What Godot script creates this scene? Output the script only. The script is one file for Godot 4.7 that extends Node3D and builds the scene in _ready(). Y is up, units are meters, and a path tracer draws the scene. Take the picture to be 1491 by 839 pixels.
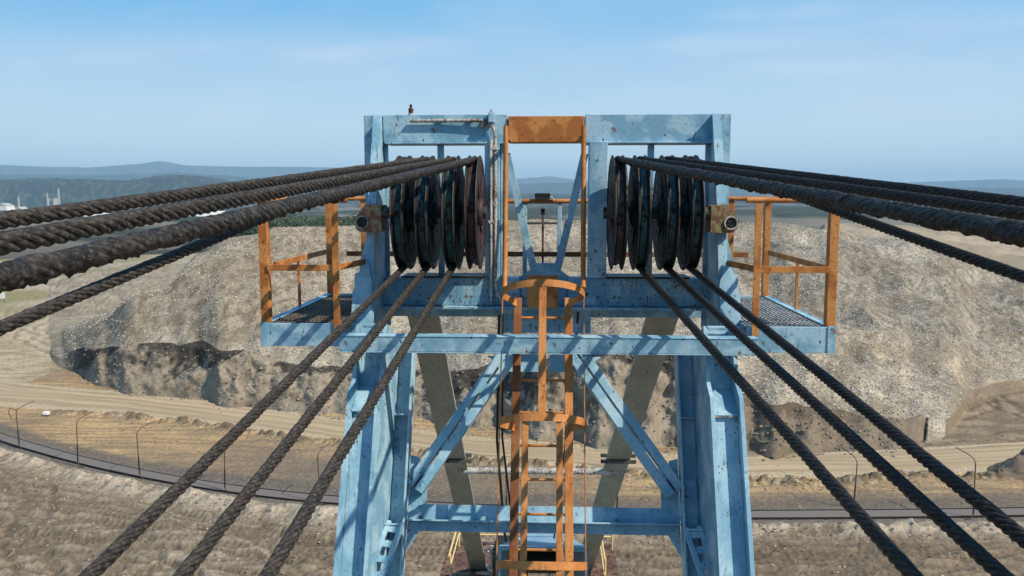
extends Node3D

const E := 28.0            # eye height above the working level of the mine
const LEAN := 0.4189       # 24 degrees, how far the mast leans towards the camera

# ---------------------------------------------------------------- mesh builder
class Mb:
	var v := PackedVector3Array()
	var n := PackedVector3Array()
	func tri3(a: Vector3, b: Vector3, c: Vector3, na: Vector3, nb: Vector3, nc: Vector3) -> void:
		if (b - a).cross(c - a).dot(na + nb + nc) > 0.0:
			v.append_array([a, c, b]); n.append_array([na, nc, nb])
		else:
			v.append_array([a, b, c]); n.append_array([na, nb, nc])
	func tri(a: Vector3, b: Vector3, c: Vector3, nn: Vector3) -> void:
		tri3(a, b, c, nn, nn, nn)
	func quad(a: Vector3, b: Vector3, c: Vector3, d: Vector3, nn: Vector3) -> void:
		tri(a, b, c, nn); tri(a, c, d, nn)
	func box(t: Transform3D, s: Vector3, ch := 0.004) -> Mb:
		var h := s * 0.5
		var c: float = minf(ch, minf(h.x, minf(h.y, h.z)) * 0.45)
		var ax := [Vector3.RIGHT, Vector3.UP, Vector3.BACK]
		var b := t.basis.orthonormalized()
		for i in 3:
			var j := (i + 1) % 3
			var k := (i + 2) % 3
			for sg in [-1.0, 1.0]:
				var o: Vector3 = ax[i] * h[i] * sg
				var u: Vector3 = ax[j] * (h[j] - c)
				var w: Vector3 = ax[k] * (h[k] - c)
				quad(t * (o - u - w), t * (o + u - w), t * (o + u + w), t * (o - u + w), b * (ax[i] * sg))
				if c > 0.0:
					for sh in [-1.0, 1.0]:      # edge between face i(sg) and face j(sh), along k
						var e1: Vector3 = ax[i] * h[i] * sg + ax[j] * (h[j] - c) * sh
						var e2: Vector3 = ax[i] * (h[i] - c) * sg + ax[j] * h[j] * sh
						quad(t * (e1 - w), t * (e1 + w), t * (e2 + w), t * (e2 - w), b * ((ax[i] * sg + ax[j] * sh).normalized()))
		if c > 0.0:
			for sx in [-1.0, 1.0]:
				for sy in [-1.0, 1.0]:
					for sz in [-1.0, 1.0]:
						var p := Vector3(h.x * sx, h.y * sy, h.z * sz)
						var q := Vector3(c * sx, c * sy, c * sz)
						tri(t * (p - Vector3(0, q.y, q.z)), t * (p - Vector3(q.x, 0, q.z)), t * (p - Vector3(q.x, q.y, 0)), b * (Vector3(sx, sy, sz).normalized()))
		return self
	func bx(x0: float, x1: float, y0: float, y1: float, z0: float, z1: float, ch := 0.004) -> Mb:
		return box(Transform3D(Basis(), Vector3(x0 + x1, y0 + y1, z0 + z1) * 0.5), Vector3(absf(x1 - x0), absf(y1 - y0), absf(z1 - z0)), ch)
	func beam(a: Vector3, b: Vector3, w: float, hh: float, up := Vector3.UP, ch := 0.003) -> Mb:
		var z := (b - a).normalized()
		var x := up.cross(z).normalized()
		var y := z.cross(x)
		return box(Transform3D(Basis(x, y, z), (a + b) * 0.5), Vector3(w, hh, (b - a).length()), ch)
	func tube(pts: Array, r: float, sides := 10, caps := true) -> Mb:
		var rings := []
		var up := Vector3.UP
		var last: Vector3 = (pts[1] - pts[0]).normalized()
		if absf(last.dot(up)) > 0.9:
			up = Vector3.RIGHT
		var side: Vector3 = up.cross(last).normalized()
		for i in pts.size():
			var t: Vector3 = (pts[mini(i + 1, pts.size() - 1)] - pts[maxi(i - 1, 0)]).normalized()
			side = (side - t * side.dot(t)).normalized()
			var nn := t.cross(side)
			var ring := []
			for k in sides + 1:
				var a := TAU * k / sides
				ring.append(side * cos(a) + nn * sin(a))
			rings.append(ring)
		for i in pts.size() - 1:
			for k in sides:
				var a0: Vector3 = rings[i][k]
				var a1: Vector3 = rings[i][k + 1]
				var b0: Vector3 = rings[i + 1][k]
				var b1: Vector3 = rings[i + 1][k + 1]
				tri3(pts[i] + a0 * r, pts[i] + a1 * r, pts[i + 1] + b1 * r, a0, a1, b1)
				tri3(pts[i] + a0 * r, pts[i + 1] + b1 * r, pts[i + 1] + b0 * r, a0, b1, b0)
		if caps:
			for e in [0, pts.size() - 1]:
				var t: Vector3 = (pts[0] - pts[1]).normalized() if e == 0 else (pts[e] - pts[e - 1]).normalized()
				for k in sides:
					tri(pts[e], pts[e] + rings[e][k] * r, pts[e] + rings[e][k + 1] * r, t)
		return self
	func lathe(t: Transform3D, prof: Array, seg := 48) -> Mb:   # profile of (along local x, radius), flat per band
		for i in prof.size() - 1:
			var p: Vector2 = prof[i]
			var q: Vector2 = prof[i + 1]
			var d := (q - p).normalized()
			var nl := Vector2(-d.y, d.x)
			for k in seg:
				var a := TAU * k / seg
				var b := TAU * (k + 1) / seg
				var ca := Vector3(0, cos(a), sin(a))
				var cb := Vector3(0, cos(b), sin(b))
				var na := (t.basis * (Vector3(nl.x, 0, 0) + ca * nl.y)).normalized()
				var nb := (t.basis * (Vector3(nl.x, 0, 0) + cb * nl.y)).normalized()
				var p0 := t * (Vector3(p.x, 0, 0) + ca * p.y)
				var p1 := t * (Vector3(p.x, 0, 0) + cb * p.y)
				var q0 := t * (Vector3(q.x, 0, 0) + ca * q.y)
				var q1 := t * (Vector3(q.x, 0, 0) + cb * q.y)
				if p.y > 1e-5:
					tri3(p0, p1, q1, na, nb, nb)
				if q.y > 1e-5:
					tri3(p0, q1, q0, na, nb, na)
		return self
	func prism(poly: Array, t: Transform3D, thick: float) -> Mb:   # polygon in local xy, thickness along local z
		var pp := PackedVector2Array(poly)
		var idx := Geometry2D.triangulate_polygon(pp)
		var b := t.basis.orthonormalized()
		var h := thick * 0.5
		for i in range(0, idx.size(), 3):
			var a := pp[idx[i]]
			var c := pp[idx[i + 1]]
			var d := pp[idx[i + 2]]
			tri(t * Vector3(a.x, a.y, h), t * Vector3(c.x, c.y, h), t * Vector3(d.x, d.y, h), b.z)
			tri(t * Vector3(a.x, a.y, -h), t * Vector3(c.x, c.y, -h), t * Vector3(d.x, d.y, -h), -b.z)
		var cw := Geometry2D.is_polygon_clockwise(pp)
		for i in pp.size():
			var a := pp[i]
			var c := pp[(i + 1) % pp.size()]
			var d := (c - a).normalized()
			var o := Vector2(d.y, -d.x)
			if not cw:
				o = -o
			o = -o if Geometry2D.is_point_in_polygon((a + c) * 0.5 + o * 1e-4, pp) else o
			quad(t * Vector3(a.x, a.y, -h), t * Vector3(c.x, c.y, -h), t * Vector3(c.x, c.y, h), t * Vector3(a.x, a.y, h), b * Vector3(o.x, o.y, 0))
		return self
	func mesh() -> ArrayMesh:
		var arr := []
		arr.resize(Mesh.ARRAY_MAX)
		arr[Mesh.ARRAY_VERTEX] = v
		arr[Mesh.ARRAY_NORMAL] = n
		var m := ArrayMesh.new()
		m.add_surface_from_arrays(Mesh.PRIMITIVE_TRIANGLES, arr)
		return m

var taken := {}
var M := {}

func numbered(called: String) -> String:
	taken[called] = taken.get(called, -1) + 1
	return called if taken[called] == 0 else "%s_%03d" % [called, taken[called]]

func mesh_node(called: String, mesh: Mesh, mat: Material) -> MeshInstance3D:
	var o := MeshInstance3D.new()
	o.name = called
	o.mesh = mesh
	if mat:
		o.material_override = mat
	return o

func part(called: String, mb: Mb, mat: Material, parent: Node3D, label := "") -> MeshInstance3D:
	var k := 0
	var nm := called
	while parent.has_node(NodePath(nm)):
		k += 1
		nm = "%s_%03d" % [called, k]
	var o := mesh_node(nm, mb.mesh(), mat)
	if label:
		o.set_meta("label", label)
	parent.add_child(o, true)
	return o

func thing(called: String, label: String, category: String, at := Vector3.ZERO, group := "") -> Node3D:
	var o := Node3D.new()
	o.name = numbered(called)
	o.position = at
	add_child(o, true)
	tag(o, label, category, group)
	return o

func tag(o: Node, label: String, category: String, group := "") -> void:
	o.set_meta("label", label)
	o.set_meta("category", category)
	if group:
		o.set_meta("group", group)

func single(called: String, mb: Mb, mat: Material, label: String, category: String, group := "") -> MeshInstance3D:
	var o := mesh_node(numbered(called), mb.mesh(), mat)
	add_child(o, true)
	tag(o, label, category, group)
	return o

func noise(sd: int, freq: float, oct := 3, kind := FastNoiseLite.TYPE_SIMPLEX) -> FastNoiseLite:
	var f := FastNoiseLite.new()
	f.noise_type = kind
	f.seed = sd
	f.frequency = freq
	f.fractal_octaves = oct
	if oct <= 1:
		f.fractal_type = FastNoiseLite.FRACTAL_NONE
	return f

# ---------------------------------------------------------------- materials
func seamless(sd: int, freq: float, oct: int, size: int) -> PackedByteArray:
	return noise(sd, freq, oct).get_seamless_image(size, size, false, false, 0.2, true).get_data()

func paint_textures(sd: int, base: Color, pale: Color, dirt: Color, rust: Color, n_specks: int, n_drips: int, rust_level: int, size := 640) -> Array:
	# colour, roughness and height of a weathered paint, about 1.8 m of steel per picture
	var rng := RandomNumberGenerator.new()
	rng.seed = sd
	var low := seamless(sd, 0.006, 4, size)
	var fine := seamless(sd + 1, 0.05, 3, size)
	var patch := seamless(sd + 2, 0.014, 5, size)
	var mask := PackedFloat32Array()
	mask.resize(size * size)
	var runs := PackedFloat32Array()
	runs.resize(size * size)
	for i in n_specks + n_drips:
		var drip := i >= n_specks
		var cx := rng.randi_range(0, size - 1)
		var cy := rng.randi_range(0, size - 1)
		var count := rng.randi_range(5, 26) if i % 4 == 0 and not drip else 1
		for j in count:
			var rx := rng.randf_range(0.9, 2.6) if not drip else rng.randf_range(0.8, 1.8)
			var ry := rx * rng.randf_range(0.7, 2.2) if not drip else rng.randf_range(7.0, 42.0)
			var slant := rng.randf_range(-0.5, 0.5)
			var x := cx + (rng.randfn(0, 14) if count > 1 else 0.0)
			var y := cy + (rng.randfn(0, 17) if count > 1 else 0.0)
			for yy in range(int(-ry) - 1, int(ry) + 2):
				for xx in range(int(-rx) - 4, int(rx) + 5):
					var u := (xx - slant * yy * 0.6) / rx
					var d := u * u + (yy / ry) * (yy / ry)
					if d < 1.3:
						var at := posmod(int(y) + yy, size) * size + posmod(int(x) + xx, size)
						if drip and i % 2:
							runs[at] = maxf(runs[at], clampf((1.3 - d) * 1.4, 0, 1) * 0.6)
						else:
							mask[at] = maxf(mask[at], clampf((1.3 - d) * 1.6, 0, 1) * (0.9 if not drip else 0.5))
	var ci := PackedByteArray()
	ci.resize(size * size * 3)
	var ri := PackedByteArray()
	ri.resize(size * size * 3)
	for i in size * size:
		var a := low[i] / 255.0
		var f := fine[i] / 255.0
		var c := base.lerp(pale, smoothstep(0.34, 0.68, a))
		c = c * (0.93 + 0.13 * f)
		var r := clampf((patch[i] - rust_level) / 14.0, 0, 1)
		c = c.lerp(rust * (0.75 + 0.5 * f), r * 0.85)
		c = c.lerp(rust, runs[i]).lerp(dirt, mask[i])
		ci[i * 3] = int(clampf(c.r, 0, 1) * 255)
		ci[i * 3 + 1] = int(clampf(c.g, 0, 1) * 255)
		ci[i * 3 + 2] = int(clampf(c.b, 0, 1) * 255)
		var q := int(clampf(0.5 + 0.25 * f + 0.3 * r - 0.1 * mask[i], 0, 1) * 255)
		ri[i * 3] = int(clampf(0.5 + (f - 0.5) * 0.35 + mask[i] * 0.35 - r * 0.2, 0, 1) * 255)
		ri[i * 3 + 1] = q
		ri[i * 3 + 2] = 0
	return [ImageTexture.create_from_image(Image.create_from_data(size, size, false, Image.FORMAT_RGB8, ci)), ImageTexture.create_from_image(Image.create_from_data(size, size, false, Image.FORMAT_RGB8, ri))]

func painted(tex: Array, tile := 1.8, tint := Color.WHITE, bump := 0.12) -> StandardMaterial3D:
	var m := StandardMaterial3D.new()
	m.albedo_color = tint
	m.albedo_texture = tex[0]
	m.roughness = 1.0
	m.roughness_texture = tex[1]
	m.roughness_texture_channel = BaseMaterial3D.TEXTURE_CHANNEL_GREEN
	m.heightmap_enabled = true
	m.heightmap_texture = tex[1]
	m.heightmap_scale = bump
	m.uv1_triplanar = true
	m.uv1_world_triplanar = true
	m.uv1_scale = Vector3.ONE / tile
	m.metallic_specular = 0.4
	return m

func plain(c: Color, rough: float, metal := 0.0) -> StandardMaterial3D:
	var m := StandardMaterial3D.new()
	m.albedo_color = c
	m.roughness = rough
	m.metallic = metal
	return m

func make_materials() -> void:
	var black := Color(0.07, 0.065, 0.06)
	var blue_t := paint_textures(11, Color(0.43, 0.595, 0.685), Color(0.575, 0.70, 0.765), black, Color(0.42, 0.32, 0.26), 60, 34, 208)
	var splat_t := paint_textures(23, Color(0.41, 0.58, 0.685), Color(0.54, 0.68, 0.755), black, Color(0.32, 0.24, 0.20), 260, 170, 205)
	var orange_t := paint_textures(37, Color(0.60, 0.365, 0.175), Color(0.715, 0.485, 0.265), Color(0.13, 0.09, 0.06), Color(0.42, 0.26, 0.15), 45, 26, 206)
	var sheave_t := paint_textures(51, Color(0.13, 0.25, 0.28), Color(0.20, 0.34, 0.37), Color(0.03, 0.03, 0.03), Color(0.05, 0.05, 0.05), 300, 120, 150)
	var grey_t := paint_textures(63, Color(0.52, 0.53, 0.48), Color(0.58, 0.58, 0.53), Color(0.2, 0.19, 0.17), Color(0.36, 0.3, 0.24), 60, 30, 215)
	var peel_t := paint_textures(77, Color(0.55, 0.33, 0.27), Color(0.62, 0.42, 0.35), black, Color(0.62, 0.58, 0.43), 90, 10, 128, 320)
	var steel_t := paint_textures(91, Color(0.55, 0.54, 0.52), Color(0.66, 0.65, 0.63), Color(0.16, 0.14, 0.12), Color(0.36, 0.26, 0.19), 200, 40, 180, 320)
	M.blue = painted(blue_t)
	M.blue.metallic_specular = 0.5
	M.splat = painted(splat_t, 1.5)
	M.orange = painted(orange_t, 1.3)
	M.sheave = painted(sheave_t, 0.9)
	M.sheave_green = painted(sheave_t, 0.9, Color(0.85, 1.05, 0.92))
	M.sheave_rust = painted(sheave_t, 0.9, Color(1.5, 0.8, 0.72))
	M.sheave_red = painted(sheave_t, 0.9, Color(1.45, 0.66, 0.66))
	M.tie = painted(grey_t, 2.2)
	M.peel = painted(peel_t, 0.35)
	M.peel2 = painted(peel_t, 0.35, Color(0.80, 0.85, 0.82))
	M.pipe = painted(steel_t, 0.7, Color(1.1, 1.1, 1.1))
	M.worn = painted(steel_t, 0.5, Color(0.5, 0.5, 0.5))
	M.worn.metallic = 0.55
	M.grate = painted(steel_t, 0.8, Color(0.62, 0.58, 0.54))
	M.rust = painted(paint_textures(99, Color(0.36, 0.26, 0.21), Color(0.45, 0.35, 0.29), black, Color(0.25, 0.16, 0.12), 60, 30, 150, 320), 1.1)
	M.dark = plain(Color(0.09, 0.085, 0.08), 0.75)
	M.black = plain(Color(0.055, 0.05, 0.048), 0.55)
	M.yellow = plain(Color(0.78, 0.68, 0.46), 0.6)
	M.white = plain(Color(0.86, 0.86, 0.84), 0.6)
	M.concrete = plain(Color(0.62, 0.62, 0.6), 0.85)
	M.mesh_grey = painted(steel_t, 0.8, Color(0.5, 0.5, 0.5))
	# grease on the ropes
	var g := StandardMaterial3D.new()
	var gn := NoiseTexture2D.new()
	gn.width = 512
	gn.height = 512
	gn.seamless = true
	gn.noise = noise(5, 0.02, 5)
	var ramp := Gradient.new()
	ramp.offsets = PackedFloat32Array([0.0, 0.42, 0.62, 1.0])
	ramp.colors = PackedColorArray([Color(0.12, 0.112, 0.106), Color(0.20, 0.188, 0.178), Color(0.31, 0.288, 0.27), Color(0.50, 0.46, 0.425)])
	gn.color_ramp = ramp
	g.albedo_texture = gn
	g.roughness = 0.62
	g.metallic_specular = 0.35
	var gh := NoiseTexture2D.new()
	gh.width = 512
	gh.height = 512
	gh.seamless = true
	gh.noise = noise(6, 0.06, 4)
	g.heightmap_enabled = true
	g.heightmap_texture = gh
	g.heightmap_scale = 0.3
	g.uv1_triplanar = true
	g.uv1_world_triplanar = true
	g.uv1_scale = Vector3.ONE / 0.35
	g.albedo_color = Color(0.80, 0.795, 0.79)
	M.grease = g
	var g2: StandardMaterial3D = g.duplicate()
	g2.albedo_color = Color(0.62, 0.6, 0.6)
	g2.roughness = 0.5
	M.grease_dark = g2
	# ground: what the vertex colours say, broken up by two layers of grain
	var s := StandardMaterial3D.new()
	s.vertex_color_use_as_albedo = true
	var sn := NoiseTexture2D.new()
	sn.width = 1024
	sn.height = 1024
	sn.seamless = true
	sn.noise = noise(8, 0.03, 6)
	var r2 := Gradient.new()
	r2.offsets = PackedFloat32Array([0.0, 0.35, 0.6, 1.0])
	r2.colors = PackedColorArray([Color(0.72, 0.71, 0.69), Color(0.9, 0.895, 0.885), Color(0.98, 0.98, 0.975), Color(1, 1, 1)])
	sn.color_ramp = r2
	s.albedo_texture = sn
	s.roughness = 0.95
	s.metallic_specular = 0.2
	var sh := NoiseTexture2D.new()
	sh.width = 1024
	sh.height = 1024
	sh.seamless = true
	sh.noise = noise(9, 0.035, 6)
	s.heightmap_enabled = true
	s.heightmap_texture = sh
	s.heightmap_scale = 5.0
	s.uv1_triplanar = true
	s.uv1_world_triplanar = true
	s.uv1_scale = Vector3.ONE / 5.0
	M.soil = s
	var far_m := StandardMaterial3D.new()
	far_m.vertex_color_use_as_albedo = true
	far_m.roughness = 0.95
	far_m.metallic_specular = 0.1
	M.far = far_m
	var rk := StandardMaterial3D.new()
	rk.vertex_color_use_as_albedo = true
	rk.roughness = 0.9
	M.rock = rk

# ---------------------------------------------------------------- terrain
# bearing, foot of the heap, width of the cut bank, its top, crest distance, crest height
var heap := [[-180.0, 500.0, 4.0, 0.0, 520.0, 0.0], [-32.6, 165.0, 4.0, 0.0, 170.0, 0.0], [-31.6, 150.0, 4.0, 0.6, 166.0, 0.8], [-30.96, 145.5, 4.0, 2.2, 160.0, 2.6], [-29.08, 134.1, 4.0, 3.4, 150.0, 7.1], [-27.14, 126.9, 5.0, 4.1, 142.0, 11.16], [-23.06, 118.2, 5.0, 4.6, 142.0, 16.42], [-20.94, 114.7, 5.0, 4.2, 146.0, 19.38], [-18.77, 110.7, 5.0, 3.4, 150.0, 22.0], [-14.26, 106.8, 5.0, 2.83, 152.0, 22.41], [-9.58, 102.1, 5.0, 3.0, 154.0, 22.39], [-4.79, 97.4, 5.0, 4.11, 154.0, 22.48], [0.02, 93.8, 6.0, 6.0, 154.0, 22.61], [4.8, 91.3, 7.0, 7.8, 156.0, 22.58], [8.56, 91.0, 7.0, 7.36, 158.0, 22.56], [11.81, 90.9, 5.0, 4.48, 160.0, 22.56], [14.07, 91.0, 4.0, 2.86, 165.0, 22.32], [18.41, 93.8, 4.0, 2.28, 164.0, 20.6], [22.5, 98.6, 4.0, 1.51, 172.0, 18.6], [24.4, 102.8, 4.0, 0.0, 178.0, 16.8], [25.17, 106.9, 4.0, 0.0, 182.0, 15.8], [26.6, 128.0, 5.0, 0.0, 188.0, 14.6], [29.39, 140.0, 5.0, 0.0, 196.0, 11.5], [33.0, 146.0, 5.0, 0.0, 200.0, 10.5], [60.0, 155.0, 5.0, 0.0, 205.0, 9.0], [75.0, 300.0, 5.0, 0.0, 330.0, 0.0], [180.0, 500.0, 4.0, 0.0, 520.0, 0.0]]
var road_x := [-160.0, -110.0, -77.0, -55.0, -34.0, -25.0, -8.0, 14.0, 32.0, 51.0, 75.0, 110.0, 170.0]
var road_near := [-142.0, -120.0, -107.0, -103.2, -96.2, -93.0, -87.0, -82.0, -83.0, -86.0, -91.0, -100.0, -116.0]
var road_far := [-156.0, -133.0, -117.0, -111.0, -103.5, -99.5, -93.0, -87.5, -89.6, -93.6, -99.5, -109.0, -126.0]
var belt_pts := [Vector2(-150, -156), Vector2(-110, -123), Vector2(-77, -99.5), Vector2(-62.8, -90.6), Vector2(-52, -84.5), Vector2(-42, -79.7), Vector2(-30.3, -75.4), Vector2(-19, -72.8), Vector2(-3, -71.2), Vector2(8, -70.9), Vector2(20, -71.2), Vector2(41.8, -72.8), Vector2(60, -75), Vector2(110, -83), Vector2(160, -92)]
var arcs := [[-46.0, -30.0, 33.0], [-70.0, -60.0, 26.0], [-62.0, -40.0, 30.0], [-60.0, -20.0, 58.0], [-30.0, -95.0, 34.0], [-44.0, -52.0, 12.0], [-38.0, -58.0, 7.0], [10.0, -320.0, 262.0], [10.0, -320.0, 258.5], [20.0, 140.0, 203.0], [14.0, -260.0, 196.0], [-20.0, 60.0, 124.0], [60.0, -20.0, 52.0], [-28.0, -44.0, 21.0], [30.0, -330.0, 269.0], [-5.0, -400.0, 336.0]]
var nA: FastNoiseLite
var nB: FastNoiseLite
var nC: FastNoiseLite
var nD: FastNoiseLite
var nR: FastNoiseLite
var nE: FastNoiseLite
var nS: FastNoiseLite
var _key := [0, 0.0]

func table(xs: Array, ys: Array, x: float) -> float:
	for i in range(1, xs.size()):
		if x <= xs[i] or i == xs.size() - 1:
			var t := clampf((x - xs[i - 1]) / (xs[i] - xs[i - 1]), 0, 1)
			return lerpf(ys[i - 1], ys[i], t)
	return ys[-1]

func belt_z(x: float) -> float:
	for i in range(1, belt_pts.size()):
		if x <= belt_pts[i].x or i == belt_pts.size() - 1:
			var p: Vector2 = belt_pts[maxi(i - 2, 0)]
			var a: Vector2 = belt_pts[i - 1]
			var b: Vector2 = belt_pts[i]
			var q: Vector2 = belt_pts[mini(i + 1, belt_pts.size() - 1)]
			var w := b.x - a.x
			var t := clampf((x - a.x) / w, 0, 1)
			var ma := (b.y - p.y) / (b.x - p.x) * w
			var mb := (q.y - a.y) / (q.x - a.x) * w
			var t2 := t * t
			var t3 := t2 * t
			return a.y * (2 * t3 - 3 * t2 + 1) + ma * (t3 - 2 * t2 + t) + b.y * (3 * t2 - 2 * t3) + mb * (t3 - t2)
	return -80.0

var bank := Vector3()    # foot distance, width and height of the cut bank at the last ground() call
var bank_pts := PackedVector3Array()
var bank_cols := PackedColorArray()
var zone := 0          # 1 on the cut bank, 2 on the scree
var tc := Color()      # colour of the last ground() call
func ground(x: float, z: float) -> float:
	var r := sqrt(x * x + z * z)
	var az := rad_to_deg(atan2(x, -z))
	var warp := nE.get_noise_2d(az * 0.5, 60.0)
	var i := 1
	var azw := az + warp * 0.7
	while i < heap.size() - 1 and azw > heap[i][0]:
		i += 1
	var A: Array = heap[i - 1]
	var B: Array = heap[i]
	var t := smoothstep(0.0, 1.0, clampf((azw - A[0]) / (B[0] - A[0]), 0, 1)) * 0.5 + 0.5 * clampf((azw - A[0]) / (B[0] - A[0]), 0, 1)
	var rb: float = lerpf(A[1], B[1], t)
	var dt: float = lerpf(A[2], B[2], t)
	var ht: float = lerpf(A[3], B[3], t)
	var rc: float = lerpf(A[4], B[4], t)
	var hc: float = lerpf(A[5], B[5], t)
	var big := nA.get_noise_2d(x, z)             # about 40 m
	var mid := nB.get_noise_2d(x, z)             # about 8 m
	var fin := nC.get_noise_2d(x, z)             # about 2 m
	var h := 0.0
	zone = 0
	var rutted := 0.0
	var dirt := Color(0.225, 0.172, 0.118)
	var grey := Color(0.30, 0.27, 0.225)
	var in_heap := hc > 0.3
	rb += 2.2 * nE.get_noise_2d(az * 0.9, 20.0)
	bank = Vector3(rb, dt, ht)
	var z_near := table(road_x, road_near, x)
	var z_far := table(road_x, road_far, x)
	if r < rb or not in_heap:
		# ---- working level
		var bz := belt_z(x)
		var dz := z - bz                                        # > 0: nearer to the camera than the belt
		var flat := 1.0
		c_near(x, z, dz, big, mid, fin)
		if z < z_near + 1.0 and z > z_far - 1.0:
			flat = 0.12
			tc = Color(0.46, 0.37, 0.255)
		elif absf(dz) < 1.8:
			flat = 0.1
			tc = Color(0.17, 0.15, 0.13)
		h = (0.10 * mid + 0.06 * fin + 0.25 * big) * flat
		if dz > 1.8 and dz < 90.0:
			var push := nR.get_noise_2d(x * 0.45 + mid, z * 1.1)
			h += (0.06 * push + 0.03 * nR.get_noise_2d(x * 0.2, z * 1.6) + 0.05 * fin) * smoothstep(1.8, 8.0, dz)
			# churned gouges and the even rows left by the dozer
			var churn := smoothstep(0.02, 0.3, nA.get_noise_2d(x * 0.9 + 300, z * 0.9) + (0.12 if x < -10.0 else -0.1))
			var gouge := smoothstep(0.40, 0.56, nR.get_noise_2d(x * 0.36 + 1.2 * mid, z * 0.9 + mid)) * churn
			h -= 0.18 * gouge
			tc = tc.lerp(Color(0.105, 0.08, 0.057), gouge * 0.6)
			var rowed := smoothstep(0.32, 0.5, nR.get_noise_2d(x * 0.05 + 40.0, z * 0.8)) * (1.0 - churn)
			tc = tc.lerp(Color(0.13, 0.10, 0.07), rowed * (0.35 + 0.3 * sin(x * TAU / 0.55 + 2.0 * sin(z * 0.7))))
			h += 0.018 * sin(x * TAU / 0.55 + 2.0 * sin(z * 0.7)) * rowed
			# crawler tracks: pairs of ruts with the print of the cleats
			for ar in arcs:
				var ddx: float = x - ar[0]
				var ddz: float = z - ar[1]
				var off := sqrt(ddx * ddx + ddz * ddz) - float(ar[2]) + 0.4 * mid
				if absf(off) < 2.2:
					var lane := exp(-pow((absf(off) - 1.15) / 0.42, 2))
					var cleat: float = 0.5 + 0.5 * sin(atan2(ddz, ddx) * ar[2] * TAU / 0.62)
					rutted = maxf(rutted, lane * (0.55 + 0.45 * cleat))
					h -= lane * (0.10 + 0.03 * cleat) * smoothstep(4.0, 7.0, dz)
					h += 0.10 * exp(-pow((absf(off) - 1.9) / 0.22, 2)) * smoothstep(4.0, 7.0, dz)
			if rutted > 0.0:
				tc = tc.lerp(Color(0.12, 0.092, 0.066), rutted * 0.85 * smoothstep(4.0, 7.0, dz))
			# spilled bank beside the belt
			var bank := exp(-pow((dz - 3.3) / 1.2, 2)) * (0.30 + 0.35 * mid + 0.4 * fin)
			h += maxf(bank, 0.0)
			tc = tc.lerp(Color(0.40, 0.345, 0.28), clampf(bank * 2.4, 0, 0.8))
		var mound := exp(-pow((z - (z_near + 2.2 + 1.4 * nB.get_noise_2d(x * 0.4, 3.0))) / 0.9, 2))
		var berm := mound * clampf(0.7 + 0.8 * mid + 0.9 * fin + 0.8 * nC.get_noise_2d(x * 2.1, z * 2.1), 0, 1.6) * smoothstep(-70.0, -55.0, x)
		h += berm * 0.5
		tc = tc.lerp(Color(0.115, 0.088, 0.064) if fin > -0.1 else Color(0.30, 0.26, 0.2), clampf(berm, 0, 0.75))
		if z < z_far - 0.5 and x > 20.0:
			var wear := nR.get_noise_2d(x * 0.3 + z * 0.1, z * 0.5 - x * 0.12)
			tc = Color(0.30, 0.235, 0.165).lerp(Color(0.20, 0.155, 0.11), clampf(0.5 + 1.1 * wear + 0.6 * mid, 0, 1))
			for ar in [[40.0, -125.0, 22.0], [44.0, -122.0, 26.5], [95.0, -110.0, 34.0], [80.0, -60.0, 62.0]]:
				var off := sqrt(pow(x - ar[0], 2) + pow(z - ar[1], 2)) - float(ar[2]) + 0.8 * mid
				var lane := exp(-pow((absf(off) - 1.2) / 0.5, 2))
				h -= 0.22 * lane
				tc = tc.lerp(Color(0.125, 0.097, 0.07), lane * 0.65)
		if z <= z_far - 0.5 and x < -78.0:
			var rut := nR.get_noise_2d(x * 0.16 + z * 0.02, z * 0.7)
			h += 0.18 * rut
			tc = Color(0.44, 0.365, 0.26).lerp(Color(0.31, 0.255, 0.165), clampf(0.5 + 1.4 * rut + big, 0, 1))
			for ar in [[-60.0, -190.0, 54.0], [-58.0, -188.0, 44.0], [-62.0, -192.0, 48.0], [-150.0, -120.0, 52.0], [-190.0, -250.0, 92.0], [-20.0, -260.0, 128.0]]:
				var off := sqrt(pow(x - ar[0], 2) + pow(z - ar[1], 2)) - float(ar[2]) + 1.2 * mid
				var lane := exp(-pow((absf(off) - 1.3) / 0.6, 2))
				h -= 0.25 * lane
				tc = tc.lerp(Color(0.19, 0.15, 0.105), lane * 0.6)
				tc = tc.lerp(Color(0.50, 0.425, 0.315), 0.6 * exp(-pow(off / 3.2, 2)) * (1.0 - lane))
	elif r < rb + dt + 1.6 and ht > 0.15:
		# ---- the cut bank of dark clay
		var q := clampf((r - rb) / dt, 0, 1)
		zone = 1
		h = lerpf(-0.5 * minf(1.0, (r - rb) * 2.0) * smoothstep(0.3, 1.2, ht), ht - 0.3 * smoothstep(0.15, 0.8, ht), smoothstep(dt + 1.35, dt + 1.6, r - rb))          # the bank's face is a mesh of its own in front of this
		tc = Color(0.2, 0.172, 0.138)
		if az > 12.0:
			tc = tc.lerp(Color(0.17, 0.13, 0.09), 0.6)
	else:
		# ---- the tipped scree
		zone = 2
		var foot := rb + dt * smoothstep(0.15, 1.0, ht)
		var q := clampf((r - foot) / maxf(rc - foot, 1.0), 0, 1)
		var prof := lerpf(q, 1.0 - pow(1.0 - q, 1.5), lerpf(0.25, 0.6, smoothstep(-20.0, -12.0, az)))
		h = lerpf(ht, hc, prof)
		var over := r - rc
		if over > 0:
			var fall := lerpf(25.0, 110.0, smoothstep(10.0, 22.0, hc))
			var keep := lerpf(6.0, 60.0, smoothstep(12.0, 21.0, hc))
			h = hc - clampf(over, 0, keep) * 0.048
			h = lerpf(h, 0.0, smoothstep(keep, keep + fall * 2.0, over))
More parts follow.
